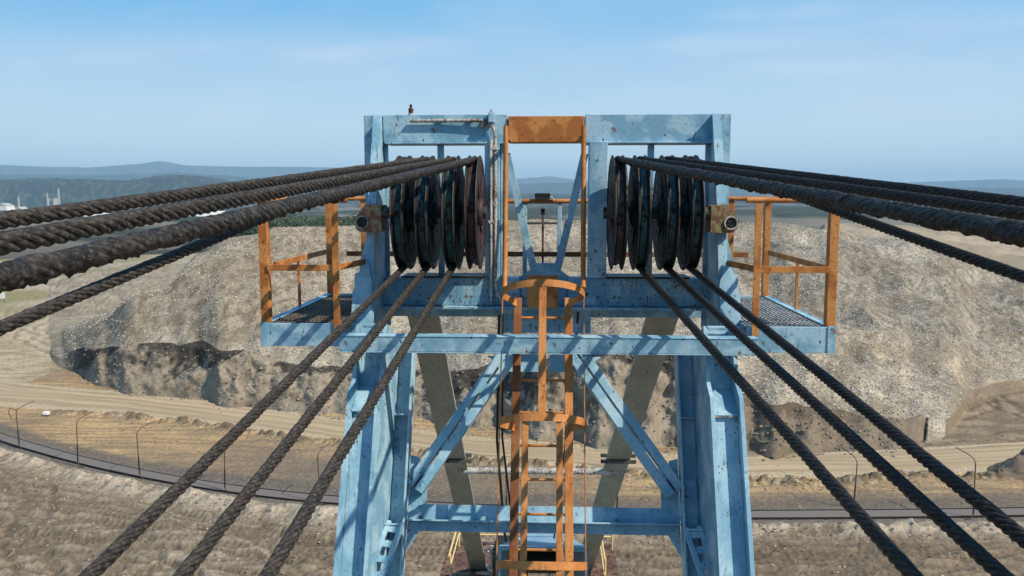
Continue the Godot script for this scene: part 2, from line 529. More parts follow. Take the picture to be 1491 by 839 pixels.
		var chute := nR.get_noise_2d(az * 1.1 + mid * 0.25, r * 0.03)     # tracks down the fall line
		var amp := smoothstep(0.0, 4.0, h)
		var ridge := absf(nA.get_noise_2d(x * 1.3 + 90, z * 1.3))
		h += amp * (0.35 * nE.get_noise_2d(h * 0.9, az * 0.12) + 1.0 * big + 0.16 * mid + 0.07 * fin + 0.10 * chute - lerpf(0.4, 3.0, smoothstep(9.0, 14.0, az)) * ridge * smoothstep(0.0, 0.35, q) * (1.0 - 0.6 * smoothstep(0.85, 1.0, q)))
		var k := clampf(0.42 + 0.35 * chute + 0.9 * big + 0.7 * nA.get_noise_2d(x * 1.6 + z * 1.2, (z - x) * 0.35) + 0.35 * q, 0, 1)
		tc = Color(0.375, 0.325, 0.26).lerp(Color(0.235, 0.19, 0.135), k)
		var stony := clampf(0.5 + 1.6 * fin + 0.4 * mid, 0, 1)
		tc = tc.lerp(Color(0.43, 0.39, 0.33), stony * 0.4)
		if fin < -0.28:
			tc = tc.lerp(Color(0.15, 0.125, 0.1), 0.55)
		if az > 9.5:
			# the newer, greyer tip on the right with its clean sandy skirt
			tc = tc.lerp(Color(0.235, 0.215, 0.185) * (0.72 + 0.5 * stony + 0.5 * big + 0.35 * nA.get_noise_2d(x * 2.2 + 9, z * 2.2)), 0.8)
			var skirt := smoothstep(0.34, 0.22, q + 0.12 * mid + 0.2 * big) * clampf(0.75 + 1.4 * mid - 0.8 * stony, 0.12, 1)
			tc = tc.lerp(Color(0.47, 0.405, 0.31), skirt * 0.85)
			if az > 25.4 and q < 0.06:
				tc = Color(0.21, 0.165, 0.117)
		if q < 0.16 and az > -28 and az < 9.5:
			tc = tc.lerp(Color(0.36, 0.33, 0.27), 0.5)
		if over > 0.0 and az < 14.0:
			tc = tc.lerp(Color(0.33, 0.28, 0.21), smoothstep(0, 25, over))
			tc = tc.lerp(Color(0.19, 0.16, 0.12), clampf(mid * 1.5, 0, 0.5))
	if zone == 1:
		tc = tc * (1.0 + 0.4 * nS.get_noise_3d(x, h, z))
	elif zone == 2:
		var sp := nS.get_noise_2d(x, z) + 0.8 * nS.get_noise_3d(x * 2.3, h * 2.0, z * 2.3)
		tc = tc * (1.0 + 0.42 * sp)
		var layer := nA.get_noise_2d(h * 7.0 + big * 26.0, az * 0.35)
		tc = tc.lerp(Color(0.19, 0.155, 0.115), clampf(layer * 1.5, 0, 0.42))
	else:
		tc = tc * (1.0 + 0.26 * nS.get_noise_2d(x * 0.8, z * 0.8) + 0.18 * nS.get_noise_2d(x * 2.1 + 7.0, z * 2.1))
	# ---- a paler bench behind the grey tip on the right
	if az > 14.5 and az < 62.0 and r > 172.0 and r < 460.0:
		var th := table([14.5, 17.9, 22.0, 26.0, 29.4, 34.0, 60.0], [0.0, 17.8, 17.5, 15.0, 12.5, 11.0, 8.0], az)
		var tier := (th + 1.2 * big + 0.4 * mid) * smoothstep(190.0, 262.0, r) * (1.0 - smoothstep(300.0, 450.0, r))
		if tier > h:
			h = tier
			tc = Color(0.40, 0.335, 0.255).lerp(Color(0.29, 0.24, 0.18), clampf(0.5 + 1.2 * big + 0.8 * mid, 0, 1))
	# ---- the country beyond
	if r > 185.0:
		var open := smoothstep(240.0, 700.0, r)
		var un := nD.get_noise_2d(x * 0.02, z * 0.02)
		h += open * (un * 9.0 * smoothstep(500, 3000, r) - 0.012 * clampf(r - 400.0, 0, 3000) * 0.6)
		var field := nD.get_noise_2d(x * 0.05 + 40, z * 0.05)
		var wood := nA.get_noise_2d(x * 0.12, z * 0.12)
		var fc := Color(0.105, 0.10, 0.082).lerp(Color(0.19, 0.17, 0.135), clampf(0.5 + field * 1.6, 0, 1))
		fc = fc.lerp(Color(0.04, 0.048, 0.034), smoothstep(-0.12, 0.1, wood + 0.35 * un))
		if in_heap:
			open = smoothstep(rc + 120, rc + 320, r)
		else:
			open = smoothstep(185.0, 260.0, r)
		if r < 420.0 and x < -60:
			fc = Color(0.26, 0.23, 0.125).lerp(Color(0.40, 0.345, 0.26), clampf(0.5 + 1.8 * nA.get_noise_2d(x * 0.6, z * 0.6), 0, 1))
		tc = tc.lerp(fc, open)
		var ash := pow((x + 650.0) / 210.0, 2) + pow((z + 1290.0) / 240.0, 2)
		if ash < 1.0 and r > 700:
			tc = Color(0.62, 0.61, 0.58)
		if r > 480:
			h += 6.5 * clampf(wood * 4.0 + 1.2 * un, 0, 1) * smoothstep(700, 1500, r)
	return h

func c_near(x: float, z: float, dz: float, big: float, mid: float, fin: float) -> void:
	if dz > 1.8:
		var streak := nR.get_noise_2d(x * 0.25 + mid * 0.6, z * 1.3)
		tc = Color(0.285, 0.23, 0.168).lerp(Color(0.195, 0.153, 0.11), clampf(0.4 + 0.25 * streak + 1.1 * big + 0.3 * mid, 0, 1))
		if x < -14.0:
			tc = tc.lerp(Color(0.35, 0.295, 0.225), clampf(0.35 + big * 1.8 + mid * 0.6, 0, 0.8))
		tc = tc.lerp(Color(0.15, 0.115, 0.08), clampf(-fin * 1.6 - 0.35, 0, 0.45))
	else:
		# the tan bench between belt and haul road, with the dark ash patch in the middle
		tc = Color(0.45, 0.315, 0.17).lerp(Color(0.33, 0.235, 0.145), clampf(0.5 + 1.5 * big + 0.8 * mid, 0, 1))
		var row := nR.get_noise_2d(x * 0.12, z * 1.5)
		tc = tc.lerp(Color(0.22, 0.165, 0.11), clampf(row * 1.3 + 0.2, 0, 0.7))
		var patch := exp(-pow((x + 14.0) / 19.0, 4)) * smoothstep(0.0, 3.0, -dz) * smoothstep(14.5, 9.5, -dz + 3.0 * mid)
		tc = tc.lerp(Color(0.175, 0.145, 0.118), patch * 0.85)
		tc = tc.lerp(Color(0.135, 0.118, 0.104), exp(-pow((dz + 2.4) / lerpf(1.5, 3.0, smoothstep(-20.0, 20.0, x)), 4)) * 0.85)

func sheet(called: String, rs: PackedFloat32Array, azs: PackedFloat32Array) -> MeshInstance3D:
	var nr := rs.size()
	var na := azs.size()
	var v := PackedVector3Array()
	v.resize(nr * na)
	var cs := PackedColorArray()
	cs.resize(nr * na)
	for j in na:
		var sx := sin(deg_to_rad(azs[j]))
		var sz := -cos(deg_to_rad(azs[j]))
		for i in nr:
			var x := sx * rs[i]
			var z := sz * rs[i]
			v[i * na + j] = Vector3(x, ground(x, z), z)
			cs[i * na + j] = tc
	var nn := PackedVector3Array()
	nn.resize(nr * na)
	for i in nr:
		var i0 := maxi(i - 1, 0) * na
		var i1 := mini(i + 1, nr - 1) * na
		for j in na:
			var a := v[i1 + j] - v[i0 + j]
			var b := v[i * na + (j + 1 if j < na - 1 else 1)] - v[i * na + (j - 1 if j > 0 else na - 2)]
			nn[i * na + j] = b.cross(a).normalized()
	var idx := PackedInt32Array()
	idx.resize((nr - 1) * (na - 1) * 6)
	var k := 0
	for i in nr - 1:
		for j in na - 1:
			var a := i * na + j
			idx[k] = a; idx[k + 1] = a + na + 1; idx[k + 2] = a + 1
			idx[k + 3] = a; idx[k + 4] = a + na; idx[k + 5] = a + na + 1
			k += 6
	var arr := []
	arr.resize(Mesh.ARRAY_MAX)
	arr[Mesh.ARRAY_VERTEX] = v
	arr[Mesh.ARRAY_NORMAL] = nn
	arr[Mesh.ARRAY_COLOR] = cs
	arr[Mesh.ARRAY_INDEX] = idx
	var m := ArrayMesh.new()
	m.add_surface_from_arrays(Mesh.PRIMITIVE_TRIANGLES, arr)
	var o := mesh_node(called, m, M.soil)
	o.set_meta("kind", "structure")
	add_child(o, true)
	return o

func grid_mesh(v: PackedVector3Array, cs: PackedColorArray, rows: int, cols: int) -> ArrayMesh:
	var nn := PackedVector3Array()
	nn.resize(v.size())
	var idx := PackedInt32Array()
	var upward := 0.0
	for i in rows:
		for j in cols:
			var a := v[mini(i + 1, rows - 1) * cols + j] - v[maxi(i - 1, 0) * cols + j]
			var b := v[i * cols + mini(j + 1, cols - 1)] - v[i * cols + maxi(j - 1, 0)]
			var q := a.cross(b).normalized()
			nn[i * cols + j] = q
			upward += q.y
	var sign_up := 1.0 if upward >= 0.0 else -1.0
	for i in rows:
		for j in cols:
			nn[i * cols + j] *= sign_up
			if i < rows - 1 and j < cols - 1:
				var s := i * cols + j
				# a x b points along rows x columns; front faces run clockwise
				idx.append_array([s, s + 1, s + cols + 1, s, s + cols + 1, s + cols] if sign_up > 0 else [s, s + cols + 1, s + 1, s, s + cols, s + cols + 1])
	var arr := []
	arr.resize(Mesh.ARRAY_MAX)
	arr[Mesh.ARRAY_VERTEX] = v
	arr[Mesh.ARRAY_NORMAL] = nn
	arr[Mesh.ARRAY_COLOR] = cs
	arr[Mesh.ARRAY_INDEX] = idx
	var m := ArrayMesh.new()
	m.add_surface_from_arrays(Mesh.PRIMITIVE_TRIANGLES, arr)
	return m

func build_ground() -> void:
	nA = noise(101, 0.022, 3)
	nB = noise(102, 0.11, 3)
	nC = noise(103, 0.42, 3)
	nD = noise(104, 0.03, 4)
	nE = noise(106, 0.26, 2)
	nS = noise(107, 2.1, 2)
	nR = noise(105, 0.35, 3)
	nR.fractal_type = FastNoiseLite.FRACTAL_RIDGED
	nR.frequency = 0.28
	var rs := PackedFloat32Array()
	var r := 3.0
	while r < 52.0:
		rs.append(r)
		r *= 1.13
	r = 52.0
	while r < 215.0:
		rs.append(r)
		r *= 1.0018 if r > 86.0 and r < 150.0 else 1.0034
	while r < 20000.0:
		rs.append(r)
		r *= 1.018
	var azs := PackedFloat32Array()
	var a := -180.0
	while a < 180.0:
		azs.append(a)
		a += 0.095 if a >= -36.0 and a < 32.0 else (0.5 if a >= -50 and a < 46 else 5.0)
	azs.append(180.0)
	sheet("ground", rs, azs)
	# haul road, a worn sheet just above the ground
	var cols := 17
	var v := PackedVector3Array()
	var cs := PackedColorArray()
	var rows := 0
	var x := -150.0
	while x < 150.0:
		var z0 := table(road_x, road_near, x) - 0.2
		var z1 := table(road_x, road_far, x) + 0.2
		for j in cols:
			var t := float(j) / (cols - 1)
			var wob := 0.5 * nB.get_noise_2d(x * 0.6, j * 0.0 + 7.0) * sin(PI * t)
			var z := lerpf(z0, z1, t) + wob + (1.1 * nB.get_noise_2d(x * 0.9, 50.0) if j == 0 else (1.1 * nB.get_noise_2d(x * 0.9, 90.0) if j == cols - 1 else 0.0))
			var edge := minf(t, 1.0 - t)
			var rut := nR.get_noise_2d(x * 0.035, t * 26.0)
			v.append(Vector3(x, ground(x, z) + 0.10 * smoothstep(0.0, 0.12, edge) - 0.03 + 0.05 * rut, z))
			var c := Color(0.50, 0.39, 0.26).lerp(Color(0.36, 0.28, 0.185), clampf(0.45 + 1.5 * rut, 0, 1))
			c = c.lerp(Color(0.26, 0.205, 0.14), smoothstep(0.14, 0.0, edge) * 0.8)
			cs.append(c)
		rows += 1
		x += 0.6
	var road := mesh_node("haul_road", grid_mesh(v, cs, rows, cols), M.soil)
	road.set_meta("kind", "structure")
	add_child(road, true)

func build_cut_bank() -> void:
	var rows := 46
	var cols := 0
	var prev := PackedVector3Array()
	var v := PackedVector3Array()
	var cs := PackedColorArray()
	var azs := []
	var az := -32.0
	while az < 25.2:
		azs.append(az)
		az += 0.085
	cols = azs.size()
	v.resize(rows * cols)
	cs.resize(rows * cols)
	for j in cols:
		var a: float = deg_to_rad(azs[j])
		var out := Vector3(sin(a), 0, -cos(a))
		var rb := 110.0
		for k in 3:
			ground(out.x * rb, out.z * rb)
			rb = bank.x
		var dt := bank.y
		var ht := bank.z
		var foot := out * (rb - 0.5)
		foot.y = ground(foot.x, foot.z) - 0.35
		var head := out * (rb + dt + 2.6)
		head.y = ground(head.x, head.z) + 0.02
		var small := clampf(ht / 4.0, 0.12, 1.0)
		var face := (Vector3.UP * 0.55 - out * 0.83).normalized()
		for i in rows:
			var t := float(i) / (rows - 1)
			var tt := minf(t / 0.84, 1.0)
			var up := lerpf(tt, pow(tt, 0.75), 0.6)
			var p := foot.lerp(head, t)
			p.y = lerpf(foot.y, head.y, up) + 0.12 * smoothstep(0.6, 0.8, t) * smoothstep(1.0, 0.93, t)
			var lateral: float = azs[j] * 1.85
			var lump := nE.get_noise_3d(p.x * 0.6, p.y * 0.8, p.z * 0.6) * 1.3 + nE.get_noise_3d(p.x * 1.7 + 5.0, p.y * 1.6, p.z * 1.7) * 0.5
			lump += 0.5 * nR.get_noise_2d(lateral * 0.55 + 0.5 * nE.get_noise_2d(p.y, lateral * 0.3), t * 0.7)
			lump += nC.get_noise_3d(p.x * 1.5, p.y * 1.5, p.z * 1.5) * 0.32 + nS.get_noise_3d(p.x, p.y, p.z) * 0.10
			lump = maxf(lump, -0.4)
			p += face * lump * small * (0.15 + 0.85 * sin(PI * clampf(t * 1.08, 0, 1)))
			p.y -= 0.6 * smoothstep(0.3, 0.15, ht)
			v[i * cols + j] = p
			var spot := nB.get_noise_3d(p.x * 0.9, p.y * 1.2, p.z * 0.9)
			var grit := nC.get_noise_3d(p.x * 1.4, p.y * 1.4, p.z * 1.4)
			var c := Color(0.27, 0.23, 0.18).lerp(Color(0.16, 0.134, 0.105), clampf(0.35 + 1.1 * spot + 0.9 * grit - 0.25 * lump, 0, 1))
			var black := smoothstep(0.54, 0.66, t + 0.34 * spot + 0.25 * grit + 0.45 * nA.get_noise_2d(p.x * 1.5, p.z * 1.5) - 0.12 * lump)
			black *= smoothstep(1.2, 2.8, ht) * smoothstep(1.02, 0.93, t + 0.06 * grit)
			c = c.lerp(Color(0.042, 0.037, 0.033), black * 0.88)
			if azs[j] > 12.0:
				c = c.lerp(Color(0.15, 0.115, 0.082), 0.6)
			cs[i * cols + j] = c * (1.0 + 0.35 * nS.get_noise_3d(p.x * 1.3, p.y * 1.3, p.z * 1.3))
			if ht > 1.0 and (i * 7 + j * 13) % 11 == 0 and t < 0.9:
				bank_pts.append(p)
				bank_cols.append(cs[i * cols + j])
	var o := mesh_node("cut_bank", grid_mesh(v, cs, rows, cols), M.soil)
	o.set_meta("kind", "structure")
	add_child(o, true)

func build_hills() -> void:
	var near_az := [-80.0, -37.2, -33.9, -31.8, -28.5, -26.6, -25.6, -24.6, -23.0, -21.3, -17.5, -9.4, 10.0, 70.0]
	var near_h := [70.0, 88.0, 90.0, 99.0, 94.0, 95.0, 112.0, 120.0, 117.0, 94.0, 63.0, 40.0, 10.0, -10.0]
	var far_az := [-80.0, -37.2, -33.9, -31.8, -29.2, -26.5, -25.2, -23.8, -20.5, -17.0, -12.6, -7.5, -2.9, -1.9, -0.06, 1.8, 6.9, 11.8, 19.0, 22.1, 25.5, 27.6, 29.7, 33.8, 80.0]
	var far_h := [350.0, 392.0, 435.0, 414.0, 413.0, 473.0, 525.0, 461.0, 449.0, 456.0, 441.0, 254.0, 267.0, 278.0, 315.0, 255.0, 207.0, 204.0, 176.0, 193.0, 218.0, 234.0, 191.0, 156.0, 150.0]
	var mid_az := [-80.0, -37.0, -30.0, -24.0, -19.0, -12.0, -5.0, 2.0, 10.0, 16.0, 22.0, 30.0, 80.0]
	var mid_h := [150.0, 215.0, 200.0, 235.0, 185.0, 150.0, 120.0, 150.0, 110.0, 75.0, 100.0, 70.0, 60.0]
	for spec in [["wooded_hills", 4500.0, 700.0, near_az, near_h, 9.0], ["middle_hills", 9000.0, 1400.0, mid_az, mid_h, 14.0], ["far_hills", 14000.0, 2200.0, far_az, far_h, 10.0]]:
		var v := PackedVector3Array()
		var cs := PackedColorArray()
		var rows := 26
		var cols := 0
		var az := -60.0
		var azs := []
		while az <= 60.0:
			azs.append(az)
			az += 0.16
		cols = azs.size()
		var f := noise(300 + int(spec[1]), 1.0, 4)
		for i in rows:
			var t := float(i) / (rows - 1)
			var dist: float = spec[1] + (t - 0.72) * 2.0 * spec[2]
			var prof := smoothstep(0.0, 0.72, t) if t < 0.72 else 1.0 - 0.45 * smoothstep(0.72, 1.0, t)
			for q in azs:
				var crest := table(spec[3], spec[4], q)
				var rug: float = f.get_noise_2d(q * 0.9, t * 4.0) * spec[5] * 1.6 + f.get_noise_2d(q * 7.0, t * 30.0) * spec[5] * 0.5
				var y: float = -55.0 + (crest + 55.0) * prof + rug * (0.35 + 0.65 * (1.0 - prof))
				v.append(Vector3(sin(deg_to_rad(q)) * dist, y, -cos(deg_to_rad(q)) * dist))
				var w := clampf(0.6 + 1.3 * f.get_noise_2d(q * 4.0 + 30, t * 34.0), 0, 1)
				cs.append(Color(0.07, 0.078, 0.055).lerp(Color(0.018, 0.030, 0.024), smoothstep(0.05, 0.4, w)))
		var o := mesh_node(spec[0], grid_mesh(v, cs, rows, cols), M.far)
		o.set_meta("kind", "structure")
		add_child(o, true)

func rock_mesh(sd: int) -> ArrayMesh:
	var rng := RandomNumberGenerator.new()
	rng.seed = sd
	var p := []
	for q in [Vector3(0, 1, 0), Vector3(0.9, 0.25, 0), Vector3(0.25, 0.3, 0.85), Vector3(-0.75, 0.3, 0.5), Vector3(-0.7, 0.25, -0.55), Vector3(0.3, 0.3, -0.9), Vector3(0, -0.7, 0)]:
		p.append(q * rng.randf_range(0.65, 1.2))
	var mb := Mb.new()
	for i in 5:
		var a: Vector3 = p[1 + i]
		var b: Vector3 = p[1 + (i + 1) % 5]
		for tip in [p[0], p[6]]:
			var nn: Vector3 = (a - tip).cross(b - tip).normalized()
			if nn.dot(a + b + tip) < 0:
				nn = -nn
			mb.tri(tip, a, b, nn)
	return mb.mesh()

var pick := []
func scatter(called: String, count: int, sd: int, where: Callable, size0: float, size1: float, palette: Array, flat := 0.7) -> void:
	var rng := RandomNumberGenerator.new()
	rng.seed = sd
	var spots := []
	var tries := 0
	while spots.size() < count and tries < count * (9 if palette.is_empty() else 4):
		tries += 1
		var p: Variant = where.call(rng)
		if p != null:
			spots.append(p)
	for variant in 2:
		var mine := spots.slice(spots.size() / 2) if variant else spots.slice(0, spots.size() / 2)
		var mm := MultiMesh.new()
		mm.transform_format = MultiMesh.TRANSFORM_3D
		mm.use_colors = true
		mm.mesh = rock_mesh(sd + variant)
		mm.instance_count = mine.size()
		for i in mine.size():
			var s := lerpf(size0, size1, pow(rng.randf(), 3.0))
			var b := Basis(Vector3(rng.randfn(), rng.randfn(), rng.randfn()).normalized(), rng.randf() * TAU).scaled(Vector3(s, s * flat, s * rng.randf_range(0.7, 1.2)))
			mm.set_instance_transform(i, Transform3D(b, mine[i] + Vector3(0, s * 0.15, 0)))
			var c: Color = palette[rng.randi() % palette.size()] if palette else pick[i + (spots.size() / 2 if variant else 0)]
			mm.set_instance_color(i, c * rng.randf_range(0.75, 1.25))
		var o := MultiMeshInstance3D.new()
		o.name = numbered(called)
		o.multimesh = mm
		o.material_override = M.rock
		o.set_meta("kind", "stuff")
		add_child(o, true)
		tag(o, {"scree_stones": "loose pale and dark stones strewn over the tipped slope of the spoil heap", "clay_lumps": "lumps of dark clay fallen on the cut bank at the foot of the heap", "earth_clods": "clods of earth strewn over the churned ground near the belt"}[called], {"scree_stones": "stones", "clay_lumps": "clay lumps", "earth_clods": "clods"}[called])

func build_stones() -> void:
	var on_heap := func(rng: RandomNumberGenerator) -> Variant:
		var az := rng.randf_range(-32.0, 33.0)
		var r := lerpf(92.0, 190.0, pow(rng.randf(), 1.25))
		var x := sin(deg_to_rad(az)) * r
		var z := -cos(deg_to_rad(az)) * r
		if z > table(road_x, road_far, x) - 3.0 or (az < -27.0 and r < 135.0):
			return null
		var h := ground(x, z)
		if h < 1.2 or zone != 2:
			return null
		return Vector3(x, h, z)
	scatter("scree_stones", 150000, 71, on_heap, 0.03, 0.20, [Color(0.46, 0.425, 0.37), Color(0.34, 0.30, 0.24), Color(0.26, 0.22, 0.165), Color(0.50, 0.47, 0.42), Color(0.17, 0.145, 0.115), Color(0.31, 0.255, 0.18), Color(0.22, 0.195, 0.16)])
	var on_bank := func(rng: RandomNumberGenerator) -> Variant:
		var n := rng.randi() % bank_pts.size()
		var p := bank_pts[n]
		if rng.randf() < 0.25:
			p += Vector3(rng.randfn(0, 0.6), 0, absf(rng.randfn(0, 1.6)))
			p.y = maxf(ground(p.x, p.z), 0.0)
			if zone != 0:
				return null
		pick.append(bank_cols[n].lerp(Color(0.19, 0.16, 0.125), 0.55))
		return p
	pick.clear()
	scatter("clay_lumps", 4500, 77, on_bank, 0.05, 0.34, [], 0.8)
	var on_flat := func(rng: RandomNumberGenerator) -> Variant:
		var az := rng.randf_range(-37.0, 34.0)
		var r := lerpf(54.0, 112.0, rng.randf())
		var x := sin(deg_to_rad(az)) * r
		var z := -cos(deg_to_rad(az)) * r
		var zn := table(road_x, road_near, x)
		var zf := table(road_x, road_far, x)
		var dz := z - belt_z(x)
		if absf(dz) < 1.8 or (z < zn + 0.8 and z > zf - 0.5):
			return null
		if dz < -1.8 and z > zn + 5.0 and rng.randf() > 0.12:
			return null
		if dz > 6.0 and nR.get_noise_2d(x * 0.25, z * 1.3) + rng.randfn(0, 0.2) < 0.15:
			return null
		return Vector3(x, ground(x, z), z)
	scatter("earth_clods", 16000, 83, on_flat, 0.03, 0.21, [Color(0.2, 0.155, 0.105), Color(0.14, 0.11, 0.078), Color(0.3, 0.25, 0.185), Color(0.25, 0.2, 0.14)], 0.6)

func build_woods() -> void:
	# the row of trees behind the crest on the left, too far to tell apart: leaf clumps through the volume
	var rng := RandomNumberGenerator.new()
	rng.seed = 7
	var leaf := Mb.new()
	for i in 10:
		var c := Vector3(rng.randfn(), rng.randfn(), rng.randfn()) * 0.4
		var u := Vector3(rng.randfn(), rng.randfn(), rng.randfn()).normalized() * 0.42
		var w := u.cross(Vector3(rng.randfn(), rng.randfn(), rng.randfn()).normalized()).normalized() * 0.36
		leaf.tri(c - u, c + u, c + w, u.cross(w).normalized())
	var mm := MultiMesh.new()
	mm.transform_format = MultiMesh.TRANSFORM_3D
	mm.use_colors = true
	mm.mesh = leaf.mesh()
	var spots := []
	for tree in 240:
		var az := rng.randf_range(-21.0, -9.0)
		var r := rng.randf_range(560.0, 700.0)
		var base := Vector3(sin(deg_to_rad(az)) * r, 0, -cos(deg_to_rad(az)) * r)
		base.y = ground(base.x, base.z)
		var hh := rng.randf_range(7.0, 13.0)
		for k in 60:
			var d := Vector3(rng.randfn(), rng.randfn(), rng.randfn()).normalized() * pow(rng.randf(), 0.4)
			spots.append([base + Vector3(d.x * hh * 0.36, hh * (0.55 + 0.45 * d.y), d.z * hh * 0.36), rng.randf_range(0.8, 1.7), tree])
	mm.instance_count = spots.size()
	for i in spots.size():
		mm.set_instance_transform(i, Transform3D(Basis(Vector3(rng.randfn(), rng.randfn(), rng.randfn()).normalized(), rng.randf() * TAU).scaled(Vector3.ONE * spots[i][1] * 1.6), spots[i][0]))
		var tone: float = 0.7 + 0.6 * fmod(spots[i][2] * 0.618, 1.0)
		mm.set_instance_color(i, Color(0.065, 0.092, 0.036) * tone)
	var o := MultiMeshInstance3D.new()
	o.name = "distant_wood"
	o.multimesh = mm
	o.material_override = M.rock
	o.set_meta("kind", "stuff")
	add_child(o, true)
	tag(o, "band of far green trees behind the crest of the spoil heap, left of the gantry", "wood")

# ---------------------------------------------------------------- gantry
func mx(x: float, s: float) -> float:      # the mirror plane of the mast lies 5 cm left of its axis
	return x if s > 0 else -0.10 - x

func lean_frame() -> Transform3D:
	var up := Vector3(0, cos(LEAN), -sin(LEAN))
	return Transform3D(Basis(Vector3.RIGHT, up, Vector3(0, sin(LEAN), cos(LEAN))), Vector3(0, E - 1.2, -7.2))

func yz(x: float) -> Transform3D:           # polygons given as (towards camera z, height), thickness across
	return Transform3D(Basis(Vector3(0, 0, 1), Vector3(0, 1, 0), Vector3(-1, 0, 0)), Vector3(x, E, 0))

func xy(z: float) -> Transform3D:
	return Transform3D(Basis(), Vector3(0, E, z))

func build_gantry() -> void:
	var g := thing("steel_gantry", "light blue steel gantry on two leaning legs carrying the eight rope sheaves", "gantry")
	var b: Material = M.blue
	# portal
	part("top_beam", Mb.new().bx(-1.68, -0.43, E + 0.515, E + 0.785, -8.72, -8.45), b, g)
	part("top_beam", Mb.new().bx(0.345, 1.60, E + 0.51, E + 0.78, -8.72, -8.45), b, g)
	part("top_beam", Mb.new().bx(-0.418, 0.332, E + 0.51, E + 0.765, -8.71, -8.43), M.orange, g, "orange middle section of the top beam above the ladder")
	for bm in [[-1.66, -0.44], [0.36, 1.58]]:
		part("beam_flange", Mb.new().bx(bm[0], bm[1], E + 0.493, E + 0.512, -8.74, -8.41), b, g)
	part("column", Mb.new().bx(-0.655, -0.505, E - 0.845, E + 0.512, -8.6, -8.40), b, g)
	part("column", Mb.new().bx(-0.500, -0.452, E - 0.845, E + 0.505, -8.6, -8.45), b, g)
	part("column", Mb.new().bx(0.384, 0.567, E - 0.845, E + 0.512, -8.6, -8.38), b, g)
	part("window_post", Mb.new().bx(-1.145, -1.085, E - 0.845, E + 0.50, -8.60, -8.52), b, g)
	part("window_post", Mb.new().bx(0.98, 1.04, E - 0.845, E + 0.50, -8.60, -8.52), b, g)
	part("lower_beam", Mb.new().bx(-1.69, -0.30, E - 1.13, E - 0.85, -8.62, -8.40), M.splat, g)
	part("lower_beam", Mb.new().bx(0.18, 1.59, E - 1.13, E - 0.85, -8.62, -8.40), M.splat, g)
	part("lower_beam", Mb.new().bx(-0.297, 0.177, E - 1.13, E - 0.85, -8.62, -8.42), M.splat, g)
	part("lower_beam_flange", Mb.new().bx(-1.68, 1.58, E - 1.16, E - 1.133, -8.75, -8.30), M.splat, g)
	part("lower_beam_flange", Mb.new().bx(-1.5, -0.66, E - 0.847, E - 0.828, -8.72, -8.36), M.black, g, "grease caked ledge under the left sheaves")
	part("lower_beam_flange", Mb.new().bx(0.575, 1.40, E - 0.847, E - 0.828, -8.72, -8.36), M.black, g, "grease caked ledge under the right sheaves")
	part("back_panel", Mb.new().bx(-0.5, 0.42, E - 1.42, E - 1.165, -8.5, -8.46), b, g)
	# V struts of the middle bay and their gusset
	part("strut", Mb.new().beam(Vector3(-0.44, E + 0.40, -8.5), Vector3(-0.17, E - 0.74, -8.5), 0.03, 0.075, Vector3.RIGHT), b, g)
	part("strut", Mb.new().beam(Vector3(0.345, E + 0.40, -8.5), Vector3(0.085, E - 0.74, -8.5), 0.03, 0.075, Vector3.RIGHT), b, g)
	part("gusset", Mb.new().prism([Vector2(-0.2, -0.70), Vector2(0.11, -0.70), Vector2(0.11, -0.77), Vector2(0.22, -0.855), Vector2(-0.33, -0.855), Vector2(-0.2, -0.77)], xy(-8.455), 0.02), b, g)
	part("ladder_panel", Mb.new().bx(-0.225, 0.085, E - 1.12, E - 0.80, -8.2, -8.17), M.orange, g, "orange panel behind the upper cage hoop")
	# side frames
	for s in [-1.0, 1.0]:
		var wx := mx(1.60, s)
		part("side_plate", Mb.new().prism([Vector2(-8.6, 0.785), Vector2(-8.36, 0.77), Vector2(-8.02, -0.1), Vector2(-7.85, -0.75), Vector2(-7.70, -1.36), Vector2(-8.6, -1.36)], yz(wx), 0.022), b, g)
		var edge := [Vector3(wx, E + 0.77, -8.345), Vector3(wx, E - 0.1, -8.005), Vector3(wx, E - 0.75, -7.835), Vector3(wx, E - 1.3, -7.70)]
		for i in 3:
			var w: float = 0.085 if i < 2 else 0.19
			var off := Vector3((0.012 if i < 2 else 0.055) * s, 0, 0)
			part("front_flange", Mb.new().beam(edge[i] + off, edge[i + 1] + off, w, 0.022, Vector3(0, 0.35, 1)), b, g)
		part("back_flange", Mb.new().prism([Vector2(mx(1.55, s), 0.785), Vector2(mx(1.79, s), 0.785), Vector2(mx(1.79, s), -0.45), Vector2(mx(1.86, s), -0.7), Vector2(mx(1.90, s), -1.36), Vector2(mx(1.55, s), -1.36)], xy(-8.535), 0.03), b, g)
		part("gusset", Mb.new().prism([Vector2(mx(1.62, s), 0.11), Vector2(mx(1.69, s), 0.06), Vector2(mx(1.755, s), -0.19), Vector2(mx(1.755, s), -0.45), Vector2(mx(1.68, s), -0.62), Vector2(mx(1.57, s), -0.62), Vector2(mx(1.57, s), -0.1)], Transform3D(Basis(Vector3.RIGHT, -0.3), Vector3(0, E - 0.75, -7.80)), 0.02), b, g)
		# axle keeper: a block with a rounded nose on the end of the sheave axle
		var hx := mx(1.49, s)
		var nose := [Vector2(hx, -0.11), Vector2(hx, -0.36)]
		for k in 9:
			var a := -PI / 2 + k * (PI * 0.62) / 8
			nose.append(Vector2(mx(1.665, s) + s * 0.085 * cos(a), -0.27 + 0.095 * sin(a)))
		nose.append(Vector2(mx(1.64, s), -0.10))
		var kp: MeshInstance3D = part("axle_keeper", Mb.new().prism(nose, xy(-7.99), 0.30), M.peel if s < 0 else M.peel2, g, "axle keeper with peeling pink and cream paint" if s < 0 else "axle keeper with worn pinkish and greenish paint")
		var cz := -7.838
		var ctr := Vector3(mx(1.675, s), E - 0.27, cz)
